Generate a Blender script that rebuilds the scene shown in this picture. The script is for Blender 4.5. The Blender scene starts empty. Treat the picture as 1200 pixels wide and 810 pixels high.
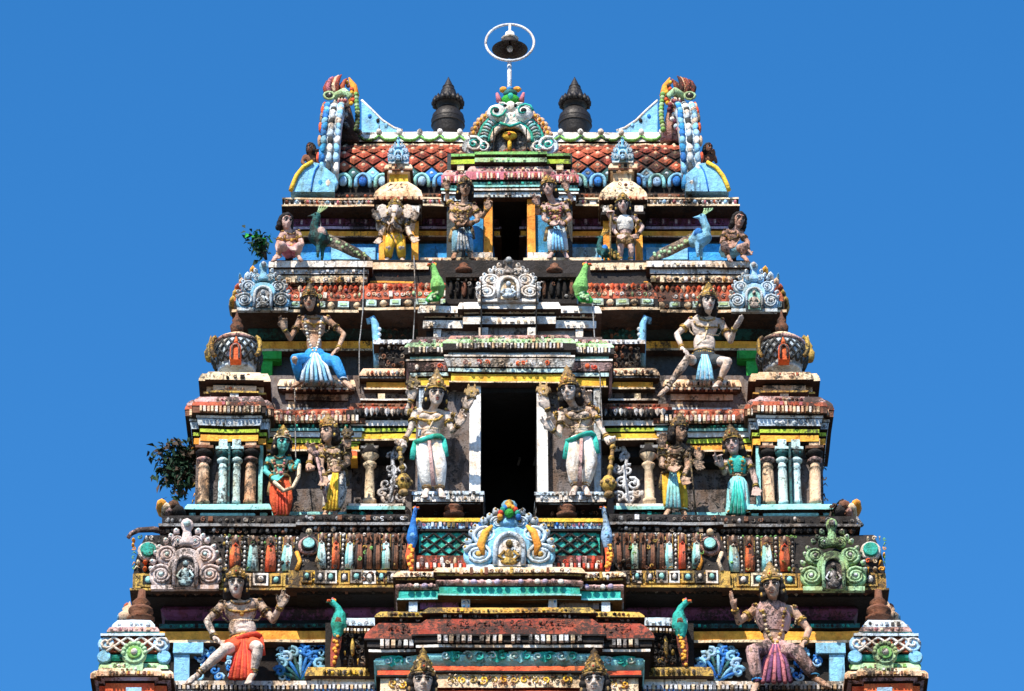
import bpy, math, random
from mathutils import Vector, Matrix, noise
from mathutils.bvhtree import BVHTree
random.seed(11)
R = random.random
def U(a, b): return a + (b - a) * random.random()
scene = bpy.context.scene
col = scene.collection
PI = math.pi

# ---------------------------------------------------------------- camera
PITCH = math.radians(30.0)
DIST = 80.0
FPX = 6400.0                       # focal length in photo pixels (photo 1200 x 810)
CAM = Vector((0.0, -DIST * math.cos(PITCH), 1.7))
FWD = Vector((0, math.cos(PITCH), math.sin(PITCH)))
UPV = Vector((0, -math.sin(PITCH), math.cos(PITCH)))
def W(px, py, y):
    """world point seen at photo pixel (px, py) on the vertical plane at depth y"""
    d = FWD * FPX + Vector((px - 600.0, 0, 0)) + UPV * (405.0 - py)
    return CAM + d * ((y - CAM.y) / d.y)
def MX(px): return 1194.0 - px     # mirror column about the axis of the tower
HM = 1 / 80.0
VM = 1 / 69.3

cam_d = bpy.data.cameras.new('camera'); cam = bpy.data.objects.new('camera', cam_d); col.objects.link(cam)
cam.location = CAM; cam.rotation_euler = (PI / 2 + PITCH, 0, 0)
cam_d.sensor_width = 36; cam_d.lens = 36 * FPX / 1200.0; cam_d.clip_end = 20000; cam_d.clip_start = 0.5
scene.camera = cam

# ---------------------------------------------------------------- materials
def weather_group():
    g = bpy.data.node_groups.new('weathered_paint', 'ShaderNodeTree')
    I = g.interface
    I.new_socket('Color', in_out='INPUT', socket_type='NodeSocketColor')
    I.new_socket('Faded', in_out='INPUT', socket_type='NodeSocketColor')
    I.new_socket('Dirt', in_out='INPUT', socket_type='NodeSocketFloat')
    I.new_socket('Fade', in_out='INPUT', socket_type='NodeSocketFloat')
    I.new_socket('Rough', in_out='INPUT', socket_type='NodeSocketFloat')
    I.new_socket('Shader', in_out='OUTPUT', socket_type='NodeSocketShader')
    N = g.nodes; L = g.links
    gi = N.new('NodeGroupInput'); go = N.new('NodeGroupOutput')
    geo = N.new('ShaderNodeNewGeometry')
    mp = N.new('ShaderNodeMapping'); mp.inputs['Scale'].default_value = (1, 1, 0.4)
    L.new(geo.outputs['Position'], mp.inputs['Vector'])
    def noise_n(vec, sc, det, rough=.6):
        n = N.new('ShaderNodeTexNoise'); n.inputs['Scale'].default_value = sc
        n.inputs['Detail'].default_value = det; n.inputs['Roughness'].default_value = rough
        L.new(vec, n.inputs['Vector']); return n.outputs['Fac']
    def math_n(op, a, b=None, c=None, clamp=False):
        n = N.new('ShaderNodeMath'); n.operation = op; n.use_clamp = clamp
        for i, v in enumerate((a, b, c)):
            if v is None: continue
            if isinstance(v, (int, float)): n.inputs[i].default_value = v
            else: L.new(v, n.inputs[i])
        return n.outputs[0]
    streak = noise_n(mp.outputs[0], 1.6, 4, .7)
    mid = noise_n(geo.outputs['Position'], 11, 3, .65)
    fine = noise_n(geo.outputs['Position'], 38, 3, .7)
    # dirt factor
    s = math_n('MULTIPLY', streak, .42)
    s = math_n('MULTIPLY_ADD', mid, .38, s)
    s = math_n('MULTIPLY_ADD', fine, .30, s)          # mean .55
    zone = noise_n(geo.outputs['Position'], .75, 3, .6)              # some stretches are far blacker than others
    th = math_n('SUBTRACT', .838, math_n('MULTIPLY', gi.outputs['Dirt'], .36))
    th = math_n('SUBTRACT', th, math_n('MULTIPLY', zone, .27))
    d = math_n('DIVIDE', math_n('SUBTRACT', s, th), .075, clamp=True)
    mp2 = N.new('ShaderNodeMapping'); mp2.inputs['Scale'].default_value = (1, 1, 0.12); L.new(geo.outputs['Position'], mp2.inputs['Vector'])
    run = noise_n(mp2.outputs[0], 14, 2, .5)                      # rain runs
    rn = math_n('DIVIDE', math_n('SUBTRACT', math_n('MULTIPLY_ADD', streak, .4, math_n('MULTIPLY', run, .6)), math_n('ADD', th, .0)), .05, clamp=True)
    d = math_n('MAXIMUM', d, math_n('MULTIPLY', rn, .75))
    # paint fading to plaster
    f = math_n('MULTIPLY_ADD', noise_n(geo.outputs['Position'], 17, 3, .7), .6, math_n('MULTIPLY', streak, .4))
    fth = math_n('SUBTRACT', .74, math_n('MULTIPLY', gi.outputs['Fade'], .3))
    f = math_n('DIVIDE', math_n('SUBTRACT', f, fth), .08, clamp=True)
    mixf = N.new('ShaderNodeMix'); mixf.data_type = 'RGBA'
    L.new(f, mixf.inputs[0]); L.new(gi.outputs['Color'], mixf.inputs[6]); L.new(gi.outputs['Faded'], mixf.inputs[7])
    # tone variation
    hs = N.new('ShaderNodeHueSaturation')
    L.new(math_n('MULTIPLY_ADD', mid, 1.3, .38), hs.inputs['Value'])
    L.new(math_n('MULTIPLY_ADD', streak, .06, .47), hs.inputs['Hue'])
    L.new(mixf.outputs[2], hs.inputs['Color'])
    och = N.new('ShaderNodeMix'); och.data_type = 'RGBA'; och.blend_type = 'MULTIPLY'
    of_ = math_n('DIVIDE', math_n('SUBTRACT', math_n('MULTIPLY_ADD', noise_n(mp.outputs[0], 6, 4, .7), .6, math_n('MULTIPLY', zone, .4)), .47), .12, clamp=True)
    L.new(math_n('MULTIPLY', of_, .8), och.inputs[0]); L.new(hs.outputs[0], och.inputs[6]); och.inputs[7].default_value = (.72, .50, .32, 1)
    mixd = N.new('ShaderNodeMix'); mixd.data_type = 'RGBA'
    L.new(math_n('MULTIPLY', d, .93), mixd.inputs[0]); L.new(och.outputs[2], mixd.inputs[6])
    mixd.inputs[7].default_value = (.018, .015, .013, 1)
    b = N.new('ShaderNodeBsdfPrincipled')
    L.new(mixd.outputs[2], b.inputs['Base Color']); L.new(gi.outputs['Rough'], b.inputs['Roughness'])
    b.inputs['Specular IOR Level'].default_value = .3
    bp = N.new('ShaderNodeBump'); bp.inputs['Strength'].default_value = .8; bp.inputs['Distance'].default_value = .022
    L.new(math_n('ADD', fine, math_n('MULTIPLY', mid, 1.2)), bp.inputs['Height']); L.new(bp.outputs[0], b.inputs['Normal'])
    L.new(b.outputs[0], go.inputs[0])
    return g
WG = weather_group()
PAL = {  # colour, dirt 0..1, fade 0..1, rough
 'white': ((.80,.77,.72), .35, 0, .8), 'whiteclean': ((.82,.82,.80), .14, 0, .75), 'cream': ((.78,.62,.42), .38, .3, .8),
 'peach': ((.74,.50,.33), .4, .3, .8), 'orange': ((.86,.40,.05), .22, .2, .7), 'yellow': ((.86,.54,.05), .2, .25, .7),
 'gold': ((.62,.40,.08), .5, .3, .65), 'red': ((.62,.07,.03), .3, .25, .7), 'vermilion': ((.75,.13,.04), .22, .2, .7),
 'rust': ((.36,.075,.04), .5, .22, .8), 'brick': ((.48,.12,.055), .45, .2, .8), 'pink': ((.60,.38,.35), .5, .4, .8),
 'dusty': ((.66,.55,.52), .40, .3, .8), 'mint': ((.36,.62,.30), .34, .3, .8), 'rose': ((.56,.18,.22), .4, .4, .8), 'lilac': ((.48,.40,.55), .4, .3, .8), 'purple': ((.18,.06,.16), .45, .12, .7),
 'maroon': ((.10,.025,.05), .4, .08, .7), 'teal': ((.03,.44,.37), .3, .3, .7), 'tealdk': ((.02,.13,.13), .5, .1, .7),
 'aqua': ((.30,.70,.70), .25, .35, .75), 'paleaqua': ((.55,.76,.76), .4, .3, .75), 'sky': ((.22,.52,.78), .3, .3, .75),
 'paleblue': ((.56,.68,.78), .35, .3, .75), 'bluelight': ((.33,.56,.80), .25, .3, .7), 'blue': ((.02,.18,.58), .3, .22, .65),
 'bright_blue': ((.03,.30,.70), .2, .15, .6), 'lime': ((.45,.60,.05), .35, .25, .7), 'green': ((.03,.36,.05), .25, .15, .7),
 'leaf': ((.22,.52,.14), .35, .4, .75), 'ltgreen': ((.42,.66,.38), .35, .45, .75), 'grey': ((.30,.30,.30), .45, .2, .85),
 'silver': ((.66,.68,.72), .38, .1, .7), 'slate': ((.045,.055,.06), .3, .08, .8), 'wall': ((.17,.145,.14), .42, .1, .85),
 'dark': ((.016,.013,.012), .4, .10, .85), 'black': ((.008,.008,.008), .2, 0, .9), 'soot': ((.04,.034,.032), .5, .42, .9), 'under': ((.07,.042,.03), .35, .05, .9),  # 'under' is the band-bottom brown, with soffit shade put into the colour
 'brown': ((.20,.09,.05), .4, .2, .8), 'skin': ((.50,.37,.29), .36, .2, .65), 'skinwarm': ((.52,.34,.24), .37, .2, .65),
 'skinpale': ((.66,.55,.47), .37, .2, .65), 'skinteal': ((.10,.48,.45), .25, .15, .7), 'skinpink': ((.56,.39,.34), .37, .25, .7),
 'hair': ((.015,.012,.012), .1, 0, .7), 'ink': ((.006,.006,.008), 0, 0, .6), 'jewel': ((.40,.26,.10), .5, .25, .5),
 'stone': ((.30,.25,.20), .5, .2, .85), 'leafdark': ((.012,.045,.02), .1, 0, .6), 'asphalt': ((.05,.05,.05), .2, .1, .9), 'bark': ((.07,.05,.035), .3, 0, .9),
}
MATS = {}
def M(k):
    if k in MATS: return MATS[k]
    m = bpy.data.materials.new(k); m.use_nodes = True; nt = m.node_tree; nt.nodes.clear()
    out = nt.nodes.new('ShaderNodeOutputMaterial')
    if k == 'iron':
        b = nt.nodes.new('ShaderNodeBsdfPrincipled'); b.inputs['Base Color'].default_value = (.022, .018, .016, 1)
        b.inputs['Roughness'].default_value = .48; b.inputs['Metallic'].default_value = .35
        n = nt.nodes.new('ShaderNodeTexNoise'); n.inputs['Scale'].default_value = 14; n.inputs['Detail'].default_value = 5
        bp = nt.nodes.new('ShaderNodeBump'); bp.inputs['Strength'].default_value = .5; bp.inputs['Distance'].default_value = .02
        nt.links.new(n.outputs[0], bp.inputs['Height']); nt.links.new(bp.outputs[0], b.inputs['Normal'])
        cr = nt.nodes.new('ShaderNodeMapRange'); cr.inputs[3].default_value = .35; cr.inputs[4].default_value = .75
        nt.links.new(n.outputs[0], cr.inputs[0]); nt.links.new(cr.outputs[0], b.inputs['Roughness'])
        nt.links.new(b.outputs[0], out.inputs[0])
    else:
        c, d, f, r = PAL[k]
        g = nt.nodes.new('ShaderNodeGroup'); g.node_tree = WG
        g.inputs[0].default_value = (*c, 1)
        fc = (.72, .68, .62) if max(c) > .3 else (.34, .30, .28)
        g.inputs[1].default_value = (*fc, 1); g.inputs[2].default_value = d; g.inputs[3].default_value = f; g.inputs[4].default_value = r
        nt.links.new(g.outputs[0], out.inputs[0])
    MATS[k] = m; return m

# ---------------------------------------------------------------- mesh builder
ORG = {}
class MB:
    def __init__(s): s.v = []; s.f = []; s.m = []; s.sm = []; s.mats = []
    def mi(s, k):
        if k not in s.mats: s.mats.append(k)
        return s.mats.index(k)
    def add(s, vs, fs, mat, smooth=False):
        o = len(s.v); s.v.extend(Vector(v) for v in vs); i = s.mi(mat)
        for f in fs: s.f.append([a + o for a in f]); s.m.append(i); s.sm.append(smooth)
    def box(s, x0, x1, y0, y1, z0, z1, mat):
        s.add([(x0,y0,z0),(x1,y0,z0),(x1,y1,z0),(x0,y1,z0),(x0,y0,z1),(x1,y0,z1),(x1,y1,z1),(x0,y1,z1)],
              [(0,3,2,1),(4,5,6,7),(0,1,5,4),(1,2,6,5),(2,3,7,6),(3,0,4,7)], mat)
    def pb(s, px0, px1, py0, py1, yf, dep, mat):
        a = W((px0+px1)/2, py0, yf); b = W((px0+px1)/2, py1, yf); c = W(px0, (py0+py1)/2, yf); d = W(px1, (py0+py1)/2, yf)
        s.box(c.x, d.x, yf, yf + dep, b.z, a.z, mat)
    def tube(s, pts, rad, mat, n=8, caps=True, fn=None, flat=None, smooth=True, round_ends=False):
        pts = [Vector(p) for p in pts]
        if not isinstance(rad, (list, tuple)): rad = [rad] * len(pts)
        rad = list(rad)
        if round_ends:
            t0 = (pts[1] - pts[0]).normalized(); t1 = (pts[-1] - pts[-2]).normalized(); r0, r1 = rad[0], rad[-1]
            pre = [(pts[0] - t0 * r0 * k, r0 * math.sqrt(max(0.02, 1 - k*k))) for k in (.96, .75, .4)]
            post = [(pts[-1] + t1 * r1 * k, r1 * math.sqrt(max(0.02, 1 - k*k))) for k in (.4, .75, .96)]
            pts = [p for p, _ in pre] + pts + [p for p, _ in post]; rad = [r for _, r in pre] + rad + [r for _, r in post]
        T = []
        for i in range(len(pts)):
            a = pts[max(0, i-1)]; b = pts[min(len(pts)-1, i+1)]; t = b - a
            T.append(t.normalized() if t.length > 1e-9 else Vector((0,0,1)))
        ref = Vector((0,1,0)) if abs(T[0].y) < .9 else Vector((1,0,0))
        u = T[0].cross(ref).normalized()
        vs = []
        for i, p in enumerate(pts):
            u = (u - T[i] * u.dot(T[i]))
            u = u.normalized() if u.length > 1e-6 else T[i].orthogonal().normalized()
            w = T[i].cross(u)
            for j in range(n):
                a = 2*PI*j/n; r = rad[i] * (fn(i/(len(pts)-1), a) if fn else 1)
                q = u * (math.cos(a) * r) + w * (math.sin(a) * r * (flat or 1))
                vs.append(p + q)
        fs = []
        for i in range(len(pts)-1):
            for j in range(n):
                k = (j+1) % n; fs.append((i*n+j, i*n+k, (i+1)*n+k, (i+1)*n+j))
        if caps: fs.append(tuple(range(n))[::-1]); fs.append(tuple((len(pts)-1)*n + j for j in range(n)))
        s.add(vs, fs, mat, smooth)
    def lathe(s, c, prof, mat, n=12, sq=1.0, smooth=True, sy=1.0):
        vs = []; fs = []
        for (r, z) in prof:
            for j in range(n):
                a = 2*PI*j/n + PI/n; vs.append((c[0] + r*math.cos(a), c[1] + r*math.sin(a)*sy, c[2] + z))
        for i in range(len(prof)-1):
            for j in range(n):
                k = (j+1) % n; fs.append((i*n+j, i*n+k, (i+1)*n+k, (i+1)*n+j))
        fs.append(tuple(range(n))[::-1]); fs.append(tuple((len(prof)-1)*n + j for j in range(n)))
        if prof[0][1] > prof[-1][1]: fs = [f[::-1] for f in fs]
        s.add(vs, fs, mat, smooth)
    def ball(s, c, r, mat, nu=8, nv=6, rot=None):
        if not isinstance(r, (list, tuple)): r = (r, r, r)
        vs = []; c = Vector(c)
        for i in range(nv+1):
            t = PI*i/nv
            if i in (0, nv):
                v = Vector((0, 0, r[2]*math.cos(t))); v = rot @ v if rot else v; vs.append(c + v); continue
            for j in range(nu):
                a = 2*PI*j/nu; v = Vector((r[0]*math.sin(t)*math.cos(a), r[1]*math.sin(t)*math.sin(a), r[2]*math.cos(t)))
                v = rot @ v if rot else v; vs.append(c + v)
        fs = []
        for j in range(nu): fs.append((0, 1+j, 1+(j+1)%nu))
        for i in range(nv-2):
            for j in range(nu):
                a = 1+i*nu; fs.append((a+j, a+nu+j, a+nu+(j+1)%nu, a+(j+1)%nu))
        e = len(vs)-1; a = 1+(nv-2)*nu
        for j in range(nu): fs.append((a+j, e, a+(j+1)%nu))
        s.add(vs, fs, mat, True)
    def disc(s, c, r, th, mat, n=18, sz=1.0):
        """round slab facing the viewer, centre of its back at c"""
        prof = [(r, 0), (r, th*.75), (r*.9, th)]
        vs = []; fs = []
        for (q, d) in prof:
            for j in range(n):
                a = 2*PI*j/n; vs.append((c[0]+q*math.cos(a), c[1]-d, c[2]+q*math.sin(a)*sz))
        for i in range(2):
            for j in range(n):
                k = (j+1) % n; fs.append((i*n+j, i*n+k, (i+1)*n+k, (i+1)*n+j))
        fs.append(tuple(2*n+j for j in range(n)))
        s.add(vs, fs, mat)
    def pieces(s):
        """face lists of the far-apart pieces"""
        import numpy as np
        n = len(s.v); par = list(range(n))
        def find(a):
            while par[a] != a: par[a] = par[par[a]]; a = par[a]
            return a
        for f in s.f:
            r = find(f[0])
            for q in f[1:]:
                b = find(q)
                if b != r: par[b] = r
        root = [find(i) for i in range(n)]; ids = {r: k for k, r in enumerate(dict.fromkeys(root))}; isl = np.array([ids[r] for r in root]); k = len(ids)
        if k < 2 or k > 1500: return None
        P = np.array([tuple(v) for v in s.v]); lo = np.full((k, 3), 1e9); hi = -lo; np.minimum.at(lo, isl, P); np.maximum.at(hi, isl, P); sz = (hi-lo).max(axis=1)
        g = np.maximum(0, np.maximum(lo[:, None]-hi[None], lo[None]-hi[:, None])); near = np.sqrt((g**2).sum(axis=2)) <= np.maximum(.02, .5*np.maximum(sz[:, None], sz[None]))
        comp = -np.ones(k, int); c = 0
        for i in range(k):
            if comp[i] >= 0: continue
            st = [i]; comp[i] = c
            while st:
                a = st.pop()
                for b in np.nonzero(near[a] & (comp < 0))[0]: comp[b] = c; st.append(b)
            c += 1
        if c < 2: return None
        out = [[] for _ in range(c)]
        for fi, f in enumerate(s.f): out[comp[isl[f[0]]]].append(fi)
        return sorted(out, key=len, reverse=True)
    def build(s, name, parent=None, label=None, jitter=.010, origin=None, split=True):
        if not s.v: return None
        pc = s.pieces() if (split and parent) else None
        if pc:
            first = None
            for fl in pc:
                nb = MB(); nb.mats = list(s.mats); mp = {}
                for fi in fl:
                    nf = []
                    for a in s.f[fi]:
                        if a not in mp: mp[a] = len(nb.v); nb.v.append(s.v[a])
                        nf.append(mp[a])
                    nb.f.append(nf); nb.m.append(s.m[fi]); nb.sm.append(s.sm[fi])
                o = nb.build(name, parent, label, jitter, None, False); first = first or o
            return first
        if jitter:
            for i, v in enumerate(s.v):
                s.v[i] = v + noise.noise_vector(v * 1.7) * jitter * 1.3 + noise.noise_vector(v * 7) * jitter * .6
        xs = [v.x for v in s.v]; ys = [v.y for v in s.v]; zs = [v.z for v in s.v]
        o = Vector(origin) if origin else Vector(((min(xs)+max(xs))/2, (min(ys)+max(ys))/2, min(zs)))
        me = bpy.data.meshes.new(name); me.from_pydata([tuple(v - o) for v in s.v], [], s.f)
        for k in s.mats: me.materials.append(M(k))
        me.polygons.foreach_set('material_index', s.m); me.polygons.foreach_set('use_smooth', s.sm)
        me.update()
        return link(me, name, o, parent, label)
def link(me, name, o, parent=None, label=None):
    ob = bpy.data.objects.new(name, me); col.objects.link(ob); ORG[ob.name] = Vector(o)
    if parent:
        ob.parent = parent; ob.location = Vector(o) - ORG[parent.name]
    else: ob.location = o
    if label: ob['label'] = label
    return ob
def empty(name, loc, label, cat, group=None):
    e = bpy.data.objects.new(name, None); col.objects.link(e); e.location = loc; e.empty_display_size = .3
    ORG[e.name] = Vector(loc); e['label'] = label; e['category'] = cat
    if group: e['group'] = group
    return e

# ---------------------------------------------------------------- mouldings and ornament
def loft_ring(mb, rings, mat, nseg):
    """rings: list of (x0,x1,y0,y1,z) from top to bottom"""
    def pts(r):
        x0, x1, y0, y1, z = r
        P = [(x0 + (x1-x0)*i/nseg, y0, z) for i in range(nseg+1)]
        P += [(x1, y0 + (y1-y0)*i/3, z) for i in range(1, 4)]
        P += [(x1 + (x0-x1)*i/2, y1, z) for i in range(1, 3)]
        P += [(x0, y1 + (y0-y1)*i/3, z) for i in range(1, 3)]
        return P
    vs = []; n = None
    for r in rings: p = pts(r); n = len(p); vs += p
    fs = []
    for i in range(len(rings)-1):
        for j in range(n):
            k = (j+1) % n; fs.append(((i+1)*n+j, (i+1)*n+k, i*n+k, i*n+j))
    fs.append(tuple(range(n))); mb.add(vs, fs, mat)
    mb.f.append([len(mb.v)-n+j for j in range(n)][::-1]); mb.m.append(mb.mi('under' if mat not in ('black','dark','soot') else mat)); mb.sm.append(False)  # bottom face turns dark brown: shade below the band painted in
def band(mb, px0, px1, yf, yb, py0, py1, off, mat, shape='f', off2=None):
    """one moulding band wrapped round a rectangular block; rows are where its face is seen"""
    pm = (py0+py1)/2
    xa = W(px0, pm, yf).x; xb = W(px1, pm, yf).x
    ns = max(1, int((xb-xa)/.2)); rings = []
    def ring(py, of, z=None): 
        z = W(600, py, yf-of).z if z is None else z
        return (xa-of, xb+of, yf-of, yb+of, z)
    if shape == 'f': rings = [ring(py0, off), ring(py1, off)]
    elif shape == 'r':                       # half round
        h = (py1-py0)*VM/2; c = [(0, -.9), (.5, -.45), (.85, -.1), (1, .0), (.85, -.1), (.5, -.45), (0, -.9)]
        z0 = W(600, py0, yf-off).z; z1 = W(600, py1, yf-off).z
        k = [0, .07, .25, .5, .75, .93, 1]
        rings = [ring(0, off - (1-math.sin(PI*t))*h*.9, z0+(z1-z0)*t) for t in k]
    elif shape == 'k':                       # overhanging eave that flares towards its foot
        o0 = off; o1 = off2
        for t in (0, .15, .4, .7, 1): 
            of = o0 + (o1-o0)*(math.sin(t*PI/2)); rings.append(ring(py0+(py1-py0)*t, of))
    elif shape == 'i':                       # tapers inwards going down
        for t in (0, .5, 1): rings.append(ring(py0+(py1-py0)*t, off+(off2-off)*t))
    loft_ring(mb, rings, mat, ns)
    hpx = py1-py0
    if AUTO and mat in ORN and shape in 'fki' and hpx >= 3.4 and R() < .85:
        yy = yf-(off if off2 is None else max(off, off2)*.75+off*.25)-.005; st = R_ORN
        if hpx < 6: row(mb, random.choice(('bead','mix','dent','mix')), px0, px1, py0+.6, py1-.4, yy, max(4.5, hpx*1.2), ORN[mat], .12, .025)
        elif hpx < 12: row(mb, random.choice(('mix','petal','mix')), px0, px1, py0+hpx*.35, py1-.6, yy, hpx*.85, ORN[mat], .12, .035)
        else: carve(mb, px0, px1, py0+1, py1-1, yy, 6.5, ORN[mat], .85, .035)
AUTO = True; R_ORN = 1
ORN = {'cream': ['cream','brown','peach','white','dark'], 'white': ['white','white','cream','silver'], 'peach': ['peach','brick','cream','brown'], 'pink': ['pink','rose','cream','white','brown'],
 'brown': ['brown','stone','dark','brick'], 'soot': ['soot','grey','dark','stone'], 'grey': ['grey','silver','soot'], 'silver': ['silver','grey','white'], 'maroon': ['maroon','purple','brown'], 'brick': ['brick','rose','cream','rust'],
 'rust': ['rust','brick','brown','dark'], 'stone': ['stone','brown','dark','cream'], 'tealdk': ['tealdk','teal','dark','slate'], 'gold': ['gold','brown','yellow','dark'], 'dark': ['dark','soot','brown','dark','stone'], 'paleblue': ['paleblue','silver','grey'], 'ltgreen': ['ltgreen','white','cream','leaf'], 'purple': ['purple','lilac','maroon','dark']}
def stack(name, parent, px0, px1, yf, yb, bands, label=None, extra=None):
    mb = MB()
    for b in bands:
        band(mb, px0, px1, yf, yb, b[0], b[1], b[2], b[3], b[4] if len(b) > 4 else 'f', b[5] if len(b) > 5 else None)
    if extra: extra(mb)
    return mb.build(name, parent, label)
def spiral(c, r, turns, a0, dirn, y, n=None, end=.12):
    n = n or max(6, int(turns*9)); P = []
    for i in range(n+1):
        t = i/n; rr = r * (1 - (1-end)*t); a = a0 + dirn*turns*2*PI*t
        P.append(Vector((c[0] + rr*math.cos(a), y, c[1] + rr*math.sin(a))))
    return P
def row(mb, kind, px0, px1, py0, py1, y, pitch, mats, miss=.04, dep=.05):
    n = max(1, int(round((px1-px0)/pitch))); st = (px1-px0)/n
    for i in range(n):
        if R() < miss: continue
        cx = px0 + (i+.5)*st; c = W(cx, (py0+py1)/2, y); w = st*HM*U(.82,1.12); h = (py1-py0)*VM*U(.86,1.04); c.x += U(-.08,.08)*w; c.z += U(-.04,.04)*h
        mt = mats[i % len(mats)] if kind not in ('mix',) else random.choice(mats)
        if kind == 'dent': mb.box(c.x-w*.3, c.x+w*.3, y-dep, y+.02, c.z-h*.5, c.z+h*.5, mt)
        elif kind == 'bead': mb.ball((c.x, y, c.z), (w*.42, dep, h*.5), mt, 6, 4)
        elif kind == 'petal':
            mb.add([(c.x-w*.46, y, c.z+h*.5), (c.x, y-dep, c.z+h*.5), (c.x+w*.46, y, c.z+h*.5), (c.x, y-dep*.5, c.z-h*.5), (c.x-w*.4, y-dep*.4, c.z), (c.x+w*.4, y-dep*.4, c.z), (c.x, y-dep*1.3, c.z+h*.1)],
                   [(4,6,1,0),(5,2,1,6),(4,3,6),(3,5,6),(0,2,5,3,4)], mt)
        elif kind == 'leafup':
            mb.ball((c.x, y, c.z), (w*.45, dep, h*.55), mt, 7, 5); mb.tube([(c.x, y-dep, c.z-h*.4), (c.x, y-dep*1.05, c.z+h*.4)], .012, 'dark', 4)
        elif kind == 'gem':
            mb.box(c.x-w*.44, c.x+w*.44, y-dep*.5, y+.02, c.z-h*.48, c.z+h*.48, mt)
            mb.box(c.x-w*.32, c.x+w*.32, y-dep*.6, y, c.z-h*.3, c.z+h*.3, 'dark')
            mb.ball((c.x, y-dep*.6, c.z), (w*.2, dep*.6, h*.24), mats[-1] if i % 2 else 'aqua', 8, 5)
        elif kind == 'cart':
            if i % 2: mb.ball((c.x, y, c.z), (w*.36, dep, h*.48), mats[1], 8, 5)
            else:
                mb.box(c.x-w*.5, c.x+w*.5, y-dep*.7, y+.02, c.z-h*.42, c.z+h*.42, mats[0]); mb.box(c.x-w*.3, c.x+w*.3, y-dep*.9, y, c.z-h*.2, c.z+h*.2, mats[2 % len(mats)])
        elif kind in ('scroll', 'mix'):
            s = 1 if i % 2 else -1
            q = random.choice((0, 0, 1, 2)) if kind == 'mix' else 0
            if q == 0: mb.tube(spiral((c.x, c.z), min(w, h)*.44, 1.2, R()*6, s, y-dep*.4), min(w, h)*.10, mt, 5)
            elif q == 1: mb.ball((c.x+U(-.2,.2)*w, y, c.z+U(-.2,.2)*h), (w*.3, dep, h*.4), mt, 7, 5)
            else: mb.box(c.x-w*.3, c.x+w*.3, y-dep, y+.01, c.z-h*.4, c.z+h*.4, mt)
def carve(mb, px0, px1, py0, py1, y, size, mats, dens=1.0, dep=.06):
    """dense carved foliage relief: staggered curls, buds and leaves"""
    ny = max(1, int(round((py1-py0)/size))); nx = max(1, int(round((px1-px0)/size)))
    for j in range(ny):
        for i in range(nx):
            if R() > dens: continue
            cx = px0 + (i+.5+U(-.15,.15))*(px1-px0)/nx; cy = py0 + (j+.5+U(-.15,.15))*(py1-py0)/ny
            c = W(cx, cy, y); r = size*HM*.5; mt = random.choice(mats); k = R()
            if k < .5: mb.tube(spiral((c.x, c.z), r*.85, U(.7,1.2), R()*6, random.choice((1,-1)), y-dep*.4), r*U(.18,.26), mt, 5)
            elif k < .75: mb.ball((c.x, y, c.z), (r*U(.5,.8), dep, r*U(.5,.9)), mt, 6, 4)
            else:
                a = R()*6; d = Vector((math.cos(a), 0, math.sin(a)))*r; mb.tube([c-d+Vector((0,0,0)), c+Vector((0,-dep,0)), c+d], [r*.1, r*.32, r*.05], mt, 5)
def lattice(mb, px0, px1, py0, py1, y, cw, r, matt, matc, matb):
    """diagonal lattice over a board, a raised bud in each cell"""
    mb.pb(px0, px1, py0, py1, y, .06, matb)
    a = W(px0, py0, y); b = W(px1, py1, y); w = b.x-a.x; h = a.z-b.z; cw = w/max(1, round(w/cw)); ch = cw*.8
    n = int(w/cw)+int(h/ch)+3
    for s in (1, -1):
        for i in range(-n, n+1):
            # line x = x0 + s*(z)*cw/ch
            P = []
            for t in range(0, 9):
                z = h*t/8; x = (i*cw) + s*z*cw/ch
                if -1e-6 <= x <= w+1e-6: P.append((a.x+x, y-.015, b.z+z))
            if len(P) > 1: mb.tube(P, r, matt, 5)
    for j in range(int(h/ch*2)+1):
        for i in range(int(w/cw)+1):
            x = (i+(.5 if j % 2 else 0))*cw; z = j*ch/2
            if .02 < x < w-.02 and .02 < z < h-.02: mb.ball((a.x+x, y, b.z+z), (cw*.24, .03, ch*.26), random.choice(matc), 6, 4)
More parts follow.
